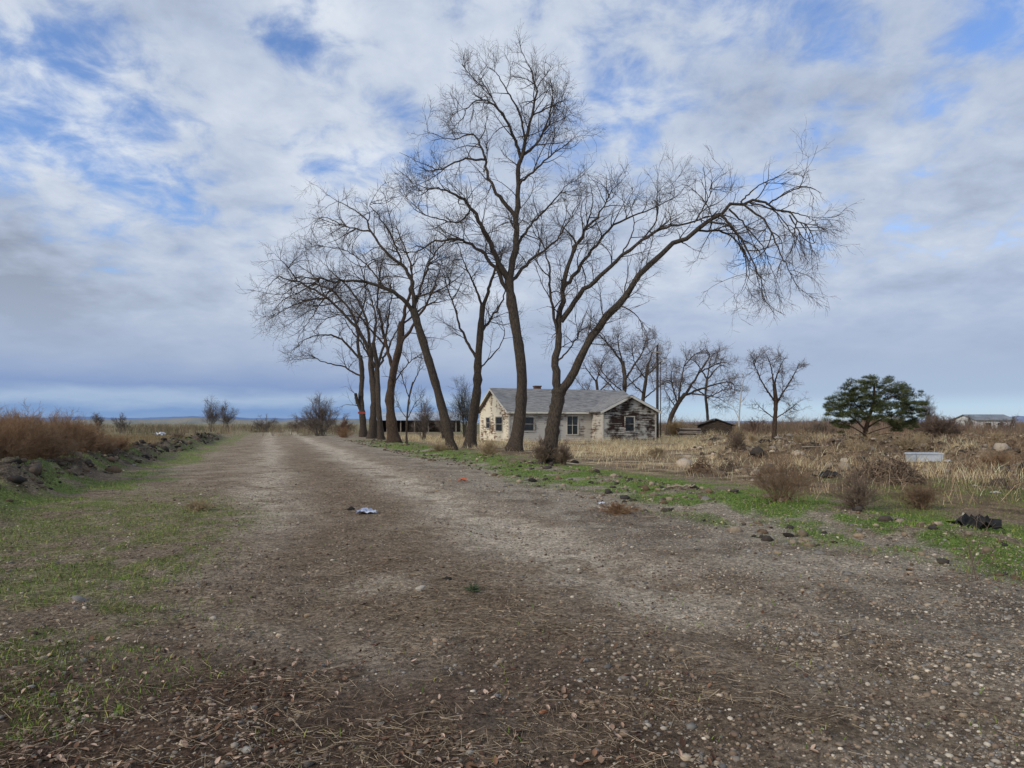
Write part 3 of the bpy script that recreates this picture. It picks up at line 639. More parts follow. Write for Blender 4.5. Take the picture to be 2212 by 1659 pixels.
# ============================================================ house
def siding(name,white,wood,lo,hi,sc=1.6,st=(1,1,4),cw=.35):
    m,nt,b=newmat(name); N=nt.nodes; L=nt.links
    tc=N.new('ShaderNodeTexCoord')
    def nz(st,s,d,r=.65):
        mp=N.new('ShaderNodeMapping'); mp.inputs['Scale'].default_value=st; L.new(tc.outputs['Object'],mp.inputs['Vector'])
        n=N.new('ShaderNodeTexNoise'); n.inputs['Scale'].default_value=s; n.inputs['Detail'].default_value=d; n.inputs['Roughness'].default_value=r; L.new(mp.outputs[0],n.inputs['Vector']); return n.outputs['Fac']
    a=nz(st,sc,8,.7); c=nz((cw,cw,cw),sc,3)
    ad=N.new('ShaderNodeMath'); ad.operation='ADD'; L.new(a,ad.inputs[0]); L.new(c,ad.inputs[1])
    r=N.new('ShaderNodeValToRGB'); r.color_ramp.elements[0].position=lo; r.color_ramp.elements[1].position=hi
    r.color_ramp.elements[0].color=(*wood,1); r.color_ramp.elements[1].color=(*white,1)
    h=N.new('ShaderNodeMath'); h.operation='MULTIPLY'; h.inputs[1].default_value=.5; L.new(ad.outputs[0],h.inputs[0]); L.new(h.outputs[0],r.inputs[0])
    L.new(r.outputs[0],b.inputs['Base Color']); b.inputs['Roughness'].default_value=.85
    return m
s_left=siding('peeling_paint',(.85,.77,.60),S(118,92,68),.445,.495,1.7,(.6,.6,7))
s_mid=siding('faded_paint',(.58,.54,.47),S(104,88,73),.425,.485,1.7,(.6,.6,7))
s_wing=siding('bare_wood_paint',(.60,.56,.48),S(56,42,35),.485,.555,1.8,(.4,.4,10),.5)
s_trim=siding('trim_paint',(.56,.52,.44),S(100,84,70),.40,.50)
s_rake=siding('rake_paint',(.70,.66,.57),S(110,94,80),.38,.45)
glassm=M('dark_glass',(.015,.017,.02),(.05,.055,.06),2,.15)
roofm=M('weathered_shingle',S(100,98,97),S(160,157,153),1.2,.9,.5,(1.5,4,4),.3,.7,7,14)
brick=M('chimney_brick',S(80,58,48),S(116,90,76),9,.9,.4)
def lap(a,b_,n,z0,e,r,step=.16):
    a=np.array(a,float);b_=np.array(b_,float);n=np.array(n,float);Ln=np.linalg.norm(b_-a);u=(b_-a)/Ln
    mb=MB(); top=max(e,r); z=z0
    def ins(z): return 0 if z<=e or r<=e else (z-e)/(r-e)*Ln/2
    def pt(s,z,o): q=a+u*s+n*o; return (q[0],q[1],z)
    while z<top-1e-3:
        z1=min(z+step,top); i0,i1=ins(z),min(ins(z1),Ln/2-.001)
        V=[pt(i0,z,.036),pt(Ln-i0,z,.036),pt(Ln-i1,z1,.004),pt(i1,z1,.004),pt(i0,z,0),pt(Ln-i0,z,0)]
        mb.add(V,[(0,1,2,3),(4,5,1,0)]); z=z1
    return mb
def window(parent,a,u,n,s,z,w,h,frame,style=1):
    a=np.array([*a,0.]);u=np.array([*u,0.]);n=np.array([*n,0.]);up=np.array([0,0,1.])
    c=a+u*s+up*z; f=MB(); t=.045
    for (du,dz,hu,hz) in ((0,h/2+t,w/2+2*t,t),(0,-h/2-t,w/2+2.6*t,t),(-w/2-t,0,t,h/2),(w/2+t,0,t,h/2)):
        f.obox(c+u*du+up*dz+n*.05,u*hu,n*.04,up*hz)
    if style: f.obox(c+n*.052,u*(w/2),n*.02,up*.018)
    if style==2: f.obox(c+n*.052,u*.018,n*.018,up*(h/2))
    o=f.build('window',frame,parent)
    p=MB(); p.obox(c+n*.036,u*(w/2),n*.005,up*(h/2)); p.build('pane',glassm,o)
    return o
TH=math.radians(20)
hx,hy=-.22,54.0
house=thing('farmhouse','abandoned single-storey farmhouse with peeling white siding and a weathered grey roof','house',(hx,hy,gzf(hx,hy)-.02),TH)
LX,W,Wx0,p_=12.4,8.0,7.45,2.0; E,R_,RW=2.55,4.42,3.72
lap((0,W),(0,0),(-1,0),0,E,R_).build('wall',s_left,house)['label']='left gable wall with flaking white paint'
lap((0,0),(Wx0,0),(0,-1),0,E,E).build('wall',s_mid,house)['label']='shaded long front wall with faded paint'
lap((Wx0,-p_),(LX,-p_),(0,-1),0,E,RW).build('wall',s_wing,house)['label']='projecting front gable wall, mostly bare brown wood'
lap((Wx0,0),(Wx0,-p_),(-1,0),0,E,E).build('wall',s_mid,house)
lap((LX,-p_),(LX,W),(1,0),0,E,E).build('wall',s_left,house)
lap((LX,W),(0,W),(0,1),0,E,E).build('wall',s_left,house)
lap((LX,0),(LX,W),(1,0),E,E,R_).build('wall',s_left,house)
f=MB(); f.box(.03,LX-.03,.03,W-.03,-.2,.1); f.box(Wx0+.03,LX-.03,-p_+.03,.02,-.2,.1); f.build('foundation',M('concrete',S(110,106,100),S(140,136,128),4),house)
sl=(R_-E)/(W/2); ov=.4; tk=.1
rf=MB()
ye=-ov; ze=E-ov*sl
rf.prism([(-.35,ye,ze+.05),(-.35,W/2,R_+.05),(-.35,W/2,R_+.05+tk),(-.35,ye,ze+.05+tk)],(LX+.7,0,0))
rf.prism([(-.35,W+ov,ze+.05),(-.35,W/2+.003,R_+.05),(-.35,W/2+.003,R_+.05+tk),(-.35,W+ov,ze+.05+tk)],(LX+.7,0,0))
roof=rf.build('roof',roofm,house)
wm=(Wx0+LX)/2; slw=(RW-E)/((LX-Wx0)/2); rw=MB(); zl=E-ov*slw
rw.prism([(Wx0-ov,-p_-.35,zl+.06),(wm,-p_-.35,RW+.06),(wm,-p_-.35,RW+.06+tk),(Wx0-ov,-p_-.35,zl+.06+tk)],(0,p_+.35+2.6,0))
rw.prism([(LX+ov,-p_-.35,zl+.06),(wm+.003,-p_-.35,RW+.06),(wm+.003,-p_-.35,RW+.06+tk),(LX+ov,-p_-.35,zl+.06+tk)],(0,p_+.35+2.6,0))
rw.build('roof',roofm,house)['label']='smaller gabled roof over the front wing'
fa=MB()
fa.prism([(-.38,ye,ze-.06),(-.38,W/2,R_-.06),(-.38,W/2,R_+.1),(-.38,ye,ze+.1)],(.026,0,0)); fa.prism([(-.38,W+ov,ze-.06),(-.38,W/2+.002,R_-.06),(-.38,W/2+.002,R_+.1),(-.38,W+ov,ze+.1)],(.026,0,0))
fa.build('fascia',s_rake,house)
MB().box(-.34,Wx0-.5,ye-.03,ye-.004,ze-.06,ze+.1).build('fascia',s_rake,house)
fa=MB()
fa.prism([(Wx0-ov,-p_-.38,zl-.09),(wm,-p_-.38,RW-.09),(wm,-p_-.38,RW+.11),(Wx0-ov,-p_-.38,zl+.11)],(0,.026,0)); fa.prism([(LX+ov,-p_-.38,zl-.09),(wm+.002,-p_-.38,RW-.09),(wm+.002,-p_-.38,RW+.11),(LX+ov,-p_-.38,zl+.11)],(0,.026,0))
fa.build('fascia',s_rake,house)
for (x_,y_) in((0,0),(Wx0,-p_),(LX,-p_)): MB().box(x_-.06,x_+.06,y_-.06,y_+.06,0,E-.06).build('corner_board',s_trim,house)
ch=MB(); ch.box(4.1,4.65,4.5,5.0,3.7,4.78); ch.box(4.05,4.7,4.45,5.05,4.78,4.88); ch.build('chimney',brick,roof)
window(house,(0,W),(0,-1),(-1,0),5.6,1.45,1.7,1.15,s_trim,1)
window(house,(0,W),(0,-1),(-1,0),2.6,1.55,1.0,.9,s_trim,1)
window(house,(0,0),(1,0),(0,-1),5.6,1.35,.95,1.5,s_trim,2)
window(house,(0,0),(1,0),(0,-1),1.6,1.45,1.0,1.1,s_trim,1)
window(house,(Wx0,-p_),(1,0),(0,-1),2.45,1.45,.8,1.15,s_trim,1)
d=MB(); d.obox((3.9,-.05,1.0),(.48,0,0),(0,.03,0),(0,0,1.0)); door=d.build('door',M('door_paint',S(130,122,112),S(166,158,146),3),house)
d=MB(); d.obox((4.28,-.1,1.0),(.03,0,0),(0,.02,0),(0,0,.03)); d.build('handle',M('dull_metal',S(90,88,84),S(120,118,112),10,.5),door)
d=MB(); d.box(3.2,4.6,-1.0,-.06,-.1,.16); d.build('step',M('step_concrete',S(120,116,108),S(150,146,138),4),house)
# ============================================================ other buildings
metal_blue=M('pale_metal',S(146,158,172),S(178,186,196),.8,.55)
darkw=M('dark_wood',S(44,38,34),S(86,74,64),3,.95,.4,(1,1,5))
greyw=M('grey_wood',S(112,104,96),S(168,158,146),3,.9,.4,(1,1,6))
def open_shed():
    Y=118; x0=(805-CX)/F*Y; x1=(990-CX)/F*Y; e=thing('open_shed','long low open-fronted shed with a pale blue metal roof, behind the tree trunks','shed',(x0,Y,0)); L_=x1-x0
    MB().prism([(-.5,-.6,2.05),(-.5,5,3.5),(-.5,5,3.6),(-.5,-.6,2.15)],(L_+1,0,0)).build('roof',metal_blue,e)
    MB().box(0,L_,4.7,4.85,0,3.3).build('wall',darkw,e)
    MB().prism([(-.1,0,0),(-.1,4.69,0),(-.1,4.69,3.3),(-.1,0,2.15)],(.1,0,0)).build('wall',greyw,e)
    for i in range(7): MB().box(i*L_/6.2,i*L_/6.2+.16,-.1,.06,0,2.16).build('post',greyw,e)
open_shed()
def log_shed():
    Y=66; b=G(1545,Y); e=thing('wood_shed','small dark wooden shed with a low gabled roof beyond the dry grass','shed',b,math.radians(-12))
    for (a,b2,n,r) in (((-1.5,0),(1.6,0),(0,-1),1.86),((-1.5,3),(-1.5,0),(-1,0),1.3),((1.6,0),(1.6,3),(1,0),1.3),((1.6,3),(-1.5,3),(0,1),1.86)): lap(a,b2,n,0,1.3,r,.2).build('wall',darkw,e)
    MB().prism([(-1.8,-.3,1.24),(0.05,-.3,1.91),(0.05,-.3,1.99),(-1.8,-.3,1.32)],(0,3.6,0)).prism([(1.9,-.3,1.24),(0.053,-.3,1.91),(0.053,-.3,1.99),(1.9,-.3,1.32)],(0,3.6,0)).build('roof',M('dark_roof',S(64,57,53),S(92,84,78),2),e)
log_shed()
def lumber(px,Y,n,w,seed,label,name='lumber_stack'):
    rg=random.Random(seed); b=G(px,Y); e=thing(name,label,'lumber',b)
    for i in range(n):
        z=.08+.13*(i//2); yy=(i%2)*.35; a=rg.uniform(-.06,.06); l=w*rg.uniform(.75,1.05)/2
        MB().obox((rg.uniform(-.2,.2),yy,z),(l*math.cos(a),l*math.sin(a),rg.uniform(-.05,.05)),(-.14*math.sin(a),.14*math.cos(a),0),(0,0,.05)).build('plank',greyw if i%3 else darkw,e)
lumber(1490,64,16,2.4,4,'stack of grey weathered planks left of the dark wooden shed')
def outbuilding(px0,px1,Y,eave,rdg,label,wm_,rm_,name='metal_building'):
    x0=(px0-CX)/F*Y; x1=(px1-CX)/F*Y; L_=x1-x0; e=thing(name,label,'building',(x0,Y,0)); D=7.
    for (a,b2,n) in (((0,0),(L_,0),(0,-1)),((0,D),(0,0),(-1,0)),((L_,0),(L_,D),(1,0)),((L_,D),(0,D),(0,1))):
        gab=n[0]!=0
        lap(a,b2,n,0,eave,rdg if gab else eave,.5).build('wall',wm_,e)
    MB().prism([(-.4,-.4,eave-.1),(-.4,D/2,rdg+.02),(-.4,D/2,rdg+.14),(-.4,-.4,eave+.02)],(L_+.8,0,0)).prism([(-.4,D+.4,eave-.1),(-.4,D/2+.003,rdg+.02),(-.4,D/2+.003,rdg+.14),(-.4,D+.4,eave+.02)],(L_+.8,0,0)).build('roof',rm_,e)
    for s_ in (.3,.62): window(e,(0,0),(1,0),(0,-1),L_*s_,eave*.5,1.2,1.1,wm_,1)
whm=M('white_metal',S(205,205,205),S(225,225,222),.5,.6)
outbuilding(2110,2192,130,2.2,3.2,'white metal outbuilding with a grey roof near the right edge',whm,M('grey_metal_roof',S(110,116,122),S(140,144,148),.5,.6))
outbuilding(1895,1950,150,2.4,3.2,'low pale-roofed shed far behind the pine',M('brown_boards',S(110,84,72),S(128,104,90),.6),M('pale_roof',S(172,168,160),S(196,192,184),.5,.6),'low_shed')
def upole():
    Y=62; b=G(1420,Y); e=thing('utility_pole','dark wooden utility pole with a short crossarm beside the farmhouse','pole',b); h=H+(HY-745)/F*Y
    MB().cyl((0,0,-.2),(0,0,h),.14,.10,12).build('pole',darkw,e)
    MB().box(-.4,.4,-.17,-.1,h-.75,h-.64).build('crossarm',greyw,e)
    ins=M('insulator',S(150,155,160),S(180,184,188),5,.4)
    for s_ in(-.35,.35): MB().cyl((s_,-.14,h-.64),(s_,-.14,h-.5),.045,.03,8).build('insulator',ins,e)
    MB().cyl((.12,-.05,h-1.6),(.55,-.25,h-1.4),.03,.03,8).build('lamp_arm',ins,e)
    MB().cyl((.55,-.25,h-1.42),(.55,-.25,h-1.68),.06,.17,10).build('lamp_shade',ins,e)
    MB().cyl((.3,0.05,-.2),(.32,.05,h-1.5),.05,.04,8).build('conduit',darkw,e)
upole()
b=P(783,894,72.3)+np.array([0,-.35,0]); MB().box(-.4,.4,-.03,.03,.0,.22).build('board',M('red_paint',S(140,58,50),S(166,84,72),2),None)
o=bpy.data.objects['board']; o.location=Vector(b); tag(o,'small faded red board fixed to the leftmost trunk of the clump','board')
# ============================================================ shrubs, piles, stones
dead=M('dead_stem',S(112,90,71),S(148,124,101),5,.9,detail=2)
dead2=M('dead_stem_grey',S(104,88,76),S(138,120,103),5,.9,detail=2)
rust=M('rust_stem',S(126,97,72),S(158,128,98),5,.9,detail=2)
tanst=M('tan_stem',S(150,131,102),S(182,162,128),5,.9,detail=2)
for i,(px,py,Y,w,h,m,lb) in enumerate([
 (1690,0,11.6,1.75,.86,dead,'largest dead brown tumbleweed at the edge of the gravel, left of two smaller ones'),
 (1855,0,11.2,1.2,.6,dead2,'middle dead brown tumbleweed of the three at the gravel edge'),
 (1995,0,11.4,.95,.5,dead,'rightmost dead brown tumbleweed of the three at the gravel edge'),
 (1335,0,11.0,.85,.2,rust,'low flattened rusty weed on the gravel shoulder'),
 (425,0,11.5,.65,.2,tanst,'small flattened tan weed on the left of the track'),
 (1060,0,31,1.3,.75,tanst,'rounded tan dead bush in front of the upright tree'),
 (950,0,34,1.5,.5,tanst,'low tan dead bush at the foot of the leaning tree'),
 (1172,0,25.0,1.1,.9,dead2,'twiggy suckers at the foot of the nearest tree'),
 (1215,0,24.5,.9,.8,dead2,'small twiggy bush just right of the nearest trunk'),
 (745,0,70,2.6,1.1,rust,'rusty bush at the foot of the left clump beside the track'),
 (285,0,34,1.9,.7,tanst,'pale dead bush on the far part of the left bank'),
 (385,0,58,1.8,.7,dead2,'dark dead bush far along the left bank'),
 (2150,0,24,1.5,.5,rust,'rusty low bush at the right edge of the field'),
 (1800,0,36,2.0,.6,dead2,'grey dead bush in the field left of the pine'),
 (1640,0,34,1.6,.55,tanst,'tan bush in the dry grass below the round-crowned tree'),
 (1420,0,30,1.3,.5,tanst,'tan tuft in the dry grass in front of the house corner')]):
    shrub('dead_shrub',lb,'shrub',px,Y,w,h,100+i,m,60 if Y<15 else 46,8,6,.0034 if Y<15 else .007)
rg=random.Random(77)
for i in range(36):
    Y=rg.uniform(28,80); px=rg.uniform(1480,2240)
    if px<1590 and 55<Y or (1640<px<1730 and 38<Y<50) or (1950<px<2050 and Y<30): continue
    shrub('field_bush','brown dead bush among the weeds and rubble of the right field','shrub',px,Y,rg.uniform(.9,2.6),rg.uniform(.4,1.1),400+i,rg.choice([dead,dead2,tanst,tanst]),34,7,4,.009,'brown bushes in the right field')
k=0
for px,Y,w,h in [(-70,14.6,2.4,1.25),(-15,15.2,2.3,1.3),(35,16.2,2.3,1.3),(85,17.3,2.2,1.3),(130,18.8,2.2,1.2),(175,20.8,2.1,1.1),(215,23.2,1.9,.9),(250,25.5,1.6,.7),(20,20,2.6,1.6),(90,21.5,2.6,1.6),(160,25,2.6,1.35),(45,26,3.0,1.7),(215,29,2.4,1.0)]:
    shrub('tumbleweed','rusty brown tumbleweed in the thick row on the left bank','shrub',px,Y,w,h,200+k,rust if k%3 else dead,85,9,6,.0045,'rusty tumbleweeds on the left bank',.7); k+=1
small_bare(2105,6.4,170,130,60,'spindly bare sapling in the green grass near the right edge',dead2,.0028,7,5,2,'bare_sapling','plant')
moundm=M('mound_soil',S(78,64,52),S(112,94,78),12,1,.5)
def pile(px,Y,w,h,n,seed,label,mat=None,rr=.012):
    rg=np.random.default_rng(seed); b=G(px,Y); e=thing('brush_pile',label,'brush pile',b)
    uu,vv=np.meshgrid(np.linspace(0,2*math.pi,24,endpoint=False),np.linspace(0,1,8))
    x=np.cos(uu)*vv*w/2*.8; y=np.sin(uu)*vv*w/2*.6; z=h*.5*(1-vv**2)*(.6+.8*fbm(x*4+seed,y*4,7))-.03
    V=np.stack([x,y,z],-1).reshape(-1,3)
    Fq=np.array([(r*24+c,r*24+(c+1)%24,(r+1)*24+(c+1)%24,(r+1)*24+c) for r in range(7) for c in range(24)])
    mk('soil_mound',V,Fq,moundm,e,True,local=True)
    a=rg.uniform(0,6.28,n); v=rg.random(n)**.6; lump=.6+.7*vn(np.cos(a)*v*2+seed,np.sin(a)*v*2,3)
    cx=np.cos(a)*v*w/2*.85; cy=np.sin(a)*v*w/2*.55; cz=h*.8*(1-v**2)*lump*rg.uniform(.5,1.1,n)
    d=rg.normal(size=(n,3)); d[:,2]=-.25*v+rg.normal(size=n)*.45; d[:,:2]+=np.stack([np.cos(a),np.sin(a)],1)*.5; d/=np.linalg.norm(d,axis=1,keepdims=True)
    L_=rg.uniform(.15,.6,n)*w*.5; t=np.linspace(-.5,.5,6)[None,:,None]
    q=np.stack([cx,cy,cz],1)[:,None]+d[:,None]*L_[:,None,None]*t+rg.normal(size=(n,6,3))*.02*w
    q[...,2]=np.maximum(q[...,2],.01)
    V,Fq=tubes(q,rg.uniform(.4,1.3,(n,1))*rr*np.linspace(1.1,.5,6)[None],5); mk('sticks',V,Fq,mat or dead2,e,True,local=True)
stk=M('grey_stick',S(124,108,92),S(160,142,122),5)
pile(1912,16.9,2.1,.82,700,1,'large heap of dry sticks and roots in the right field',M('root_stick',S(92,76,63),S(150,130,109),5),.011)
pile(1512,20.2,.95,.45,220,2,'small heap of dry sticks beside the green grass',dead,.009)
pile(2040,42,2.2,.7,240,3,'heap of branches and scrap beyond the white box',dead2,.02)
pile(1815,44,1.8,.65,200,4,'heap of grey branches left of the pine trunk',stk,.02)
pile(2165,30,2.4,.75,300,5,'tangled branch heap at the right edge of the field',dead,.014)
pile(1690,24,1.0,.28,140,6,'flat scatter of grey sticks in the dry grass',stk,.010)
pile(1575,21,1.1,.34,160,7,'low heap of sticks and clods right of the small heap',dead2,.010)
pile(1945,38,1.8,.6,160,8,'low brown heap of debris just below the pine, to its right',dead,.018)
pile(2110,48,2.4,.7,180,9,'grey heap of branches far right, below the white outbuilding',stk,.022)
pile(1745,32,1.6,.55,200,10,'brown heap of sticks midway between the nearest tumbleweed and the trough',dead2,.014)
pile(2085,21,1.2,.4,180,11,'low brown heap of sticks right of the white box',dead,.011)
def stone_mesh(seed):
    rg=np.random.default_rng(seed)
    import bmesh
    bm=bmesh.new(); bmesh.ops.create_icosphere(bm,subdivisions=2,radius=1)
    ax=rg.normal(size=(5,3))
    for v in bm.verts:
        p=np.array(v.co); f=1+.16*sum(math.sin(2.6*p@a+i) for i,a in enumerate(ax))/1.5
        v.co=v.co*f
        v.co.z*=.65
    me=bpy.data.meshes.new('stone'); bm.to_mesh(me); bm.free()
    me.polygons.foreach_set('use_smooth',np.ones(len(me.polygons),bool)); return me
sm_mats=[M('tan_stone',S(132,112,90),S(168,148,122),6,.85,.3),M('grey_stone',S(108,103,97),S(140,134,126),6,.85,.3),M('pale_stone',S(152,143,128),S(184,175,160),6,.85,.3),M('rust_stone',S(140,90,62),S(176,122,90),6,.85,.3),M('black_clod',S(34,31,29),S(64,58,52),8,.95,.6)]
protos=[]
for i in range(5):
    for j in range(5):
        me=stone_mesh(i*7+j); me.materials.append(sm_mats[i]); protos.append(me)
def stone(px,py,wpx,mi,label=None,group=None,name='stone',cat='stone'):
    Y=H*F/(py-HY); g=G(px,Y); me=protos[mi*5+random.randrange(5)]
    o=bpy.data.objects.new(name,me); COL.objects.link(o); s=wpx/F*Y/2
    o.scale=(s,s*random.uniform(.6,1),s*random.uniform(.6,1)); o.rotation_euler=(random.uniform(-.3,.3),random.uniform(-.3,.3),random.uniform(0,6.28))
    o.location=(g[0],g[1],g[2]+s*.15); tag(o,label,cat,group); return o
stone(665,1318,22,0,'tan stone alone on the track, left of centre in the foreground')
stone(1172,1529,20,3,'rust coloured stone at the bottom of the picture, near centre')
stone(908,1275,24,2,'flat pale stone beside the dark clod on the track')
stone(175,1303,30,1,'grey flat stone in the green grass at left')
stone(968,1250,22,4,'black clod of earth on the middle of the track',None,'clod','clod')
stone(1163,1150,13,2,'small pale stone on the light wheel track')
stone(1830,1242,18,1,'pale grey stone on the gravel toward the right')
stone(1772,1198,24,1,'blue-grey stone at the edge of the green grass')
stone(1680,1196,19,0,'tan stone just left of the blue-grey stone')
stone(1705,1158,24,4,'black clod beside the green strip, below the tumbleweeds',None,'clod','clod')
stone(1525,1092,24,1,'pale grey rock in the green strip, left of the tumbleweeds')
stone(1855,1160,22,0,'larger tan rock in the green strip')
for (px,py) in [(757,1100),(1495,1055),(1150,1040),(1240,1000)]: stone(px,py,20,4,'dark clod of earth lying beside the track',"dark clods beside the track",'clod','clod')
random.seed(11)
for i in range(70):
    py=1030+(random.random()**1.6)*520; Y=H*F/(py-HY); o_=random.uniform(2.2,7.0); x=o_+1.5-.36*Y; px=CX+x/Y*F
    if px>2250: continue
    stone(px,py,random.uniform(7,14),random.choice([0,0,1,1,2]),'small loose stone on the gravel right of the track','loose stones on the gravel shoulder')
for i in range(18):
    Y=random.uniform(8,40); x=-7.1+random.uniform(-.9,.9)+1.5-.36*Y; px=CX+x/Y*F; py=HY+H*F/Y
    stone(px,py,random.uniform(120,330)/Y/1.2,random.choice([1,4,4,0]),'broken dark rock on the low bank left of the track','rocks on the left bank','rock','rock')
def crumple(name,label,px,py,w,mat,seed,hh=.4,cat='litter',group=None):
    rg=np.random.default_rng(seed); Y=H*F/(py-HY); b=G(px,Y); n=9; s=w/F*Y
    u,v=np.meshgrid(np.linspace(-.5,.5,n),np.linspace(-.5,.5,n)); rr=.75+.35*rg.random((n,n))
    x=u*s*rr+rg.normal(size=(n,n))*s*.03; y=v*s*.7*rr+rg.normal(size=(n,n))*s*.03; z=rg.random((n,n))*s*hh*(1.1-np.hypot(u,v))+.01
    V=np.stack([x,y,z],-1).reshape(-1,3); Fq=np.array([(i*n+j,i*n+j+1,(i+1)*n+j+1,(i+1)*n+j) for i in range(n-1) for j in range(n-1)])
    o=mk(name,V+b,Fq,mat,origin=b); return tag(o,label,cat,group)
crumple('plastic_scrap','crumpled white and blue plastic scrap on the track',790,1110,42,M('white_plastic',S(130,142,180),S(214,218,224),14,.5),1,.3)
crumple('tarp_scrap','crumpled black tarp scrap beside the dead weeds near the right edge',2110,1150,90,M('black_plastic',S(20,20,20),S(58,54,50),8,.7),2,.5)
crumple('rubber_scrap','flat torn black scrap left of the large stick heap',1785,1031,62,M('black_rubber',S(28,27,26),S(66,62,58),8,.7),3,.25)
crumple('orange_scrap','bright orange plastic scrap at the edge of the track',1000,1039,20,M('orange_plastic',S(205,84,40),S(226,110,60),8,.5),4,.3)
crumple('paper_scrap','white paper scrap on the gravel left of the tumbleweeds',1300,1087,16,M('paper',S(200,200,205),S(225,225,228),8,.7),5,.3)
crumple('bag_scrap','white plastic bag caught on the far left bank',345,942,22,M('bag_plastic',S(190,196,205),S(220,224,230),8,.5),6,.6)
foil=M('foil',S(170,168,164),S(204,202,198),8,.6)
crumple('foil_scrap','pale scrap in the grass right of the tumbleweeds',2150,1065,18,foil,7,.25)
random.seed(21)
for i in range(18): crumple('debris_scrap','small pale scrap strewn among the weeds of the right field',random.uniform(1560,2200),random.uniform(965,1025),random.uniform(8,18),foil if i%2 else greyw,40+i,.5,'litter','pale scraps in the right field')
g=G(2086,9.6); MB().prism([(-.07,0,0),(.08,0,0),(.04,0,.1),(-.01,.02,.15)],(0,.03,0)).build('concrete_shard',M('shard',S(170,160,144),S(204,196,182),8,.9,.4))
o=bpy.data.objects['concrete_shard']; o.location=Vector(g+np.array([0,0,.06])); tag(o,'pale pointed concrete shard standing beside the black tarp scrap','debris')
g=G(1996,26); e=thing('storage_box','pale blue-white chest lying in the weeds behind the stick heap','box',g,math.radians(-8)); bxm=M('pale_plastic',S(168,178,186),S(196,202,208),1.5,.5)
MB().prism([(-.56,-.25,.02),(.56,-.25,.02),(.58,-.25,.3),(-.58,-.25,.3)],(0,.5,0)).build('box_body',bxm,e)
MB().prism([(-.61,-.28,.303),(.61,-.28,.303),(.58,-.28,.36),(-.58,-.28,.36)],(0,.56,0)).build('lid',bxm,e)
for s_ in(-.45,.45): MB().obox((s_,-.27,.15),(.03,0,0),(0,.02,0),(0,0,.13)).build('rib',bxm,e)
g=G(1683,46); e=thing('metal_trough','long white metal trough lying below the round-crowned tree','trough',g,math.radians(-14)); tm_=M('white_enamel',S(190,192,194),S(216,218,220),2,.5)
MB().prism([(-1.0,-.3,.02),(1.1,-.3,.0),(1.2,-.35,.16),(-1.05,-.35,.36)],(0,.6,0)).build('trough_body',tm_,e)
MB().prism([(-1.1,-.4,.365),(1.24,-.4,.165),(1.24,-.4,.19),(-1.1,-.4,.395)],(0,.74,0)).build('rim',tm_,e)
random.seed(4)
pw=M('pale_wood',S(140,126,108),S(172,158,138),5)
for (px,Y,l,lb) in [(1470,14.4,.6,'short grey stick lying in the green strip'),(1260,24,1.2,'pale broken branch lying in front of the nearest tree'),(1640,21,1.4,'pale broken plank-like branch in the dry grass behind the tumbleweeds'),(1770,30,1.6,'long grey fallen branch left of the large stick heap')]:
    g=G(px,Y); a=random.uniform(-.5,.3); q=np.array([[t*l*math.cos(a),t*l*math.sin(a),.05+.03*random.random()] for t in np.linspace(-.5,.5,8)])+np.random.default_rng(int(px)).normal(size=(8,3))*.015
    V,Fq=tubes((q+g)[None],np.linspace(.03,.012,8)[None],7); tag(mk('fallen_branch',V,Fq,pw,origin=g),lb,'branch')
shrub('green_weed','small dark green weed on the middle of the track','plant',1020,6.0,.22,.07,300,M('weed_leaf',S(70,84,60),S(92,104,74),5),40,5,0,.004)
# ============================================================ world
w=bpy.data.worlds.new('World'); bpy.context.scene.world=w; w.use_nodes=True; nt=w.node_tree; N=nt.nodes; L=nt.links; N.clear()
sun_dir=Vector((-.66,-.52,.44)).normalized()
sky=N.new('ShaderNodeTexSky'); sky.sky_type='NISHITA'; sky.sun_disc=False; sky.sun_elevation=math.asin(sun_dir.z); sky.sun_rotation=math.atan2(sun_dir.x,sun_dir.y)
tc=N.new('ShaderNodeTexCoord'); nrm=N.new('ShaderNodeVectorMath'); nrm.operation='NORMALIZE'; L.new(tc.outputs['Generated'],nrm.inputs[0]); D=nrm.outputs[0]
sp=N.new('ShaderNodeSeparateXYZ'); L.new(D,sp.inputs[0])
def mth(op,a,b_=None,c=None,clamp=False):
    m=N.new('ShaderNodeMath'); m.operation=op; m.use_clamp=clamp
    for i,v in enumerate((a,b_,c)):
        if v is None: continue
        if isinstance(v,(int,float)): m.inputs[i].default_value=v
        else: L.new(v,m.inputs[i])
    return m.outputs[0]
def mr(v,a,b_,c,d,smooth=True):
    m=N.new('ShaderNodeMapRange'); m.interpolation_type='SMOOTHSTEP' if smooth else 'LINEAR'
    for i,x in enumerate((a,b_,c,d)): m.inputs[i+1].default_value=x
    L.new(v,m.inputs[0]); return m.outputs[0]
z=mth('MAXIMUM',sp.outputs[2],0.0)
den=mth('ADD',z,.26)
cmb=N.new('ShaderNodeCombineXYZ'); L.new(mth('DIVIDE',sp.outputs[0],den),cmb.inputs[0]); L.new(mth('DIVIDE',sp.outputs[1],den),cmb.inputs[1])
def nz(sc,det,ro,offv,dis=0):
    mp=N.new('ShaderNodeMapping'); mp.inputs['Location'].default_value=offv; L.new(cmb.outputs[0],mp.inputs['Vector'])
    n=N.new('ShaderNodeTexNoise'); n.inputs['Scale'].default_value=sc; n.inputs['Detail'].default_value=det; n.inputs['Roughness'].default_value=ro; n.inputs['Distortion'].default_value=dis
    L.new(mp.outputs[0],n.inputs['Vector']); return n.outputs['Fac']
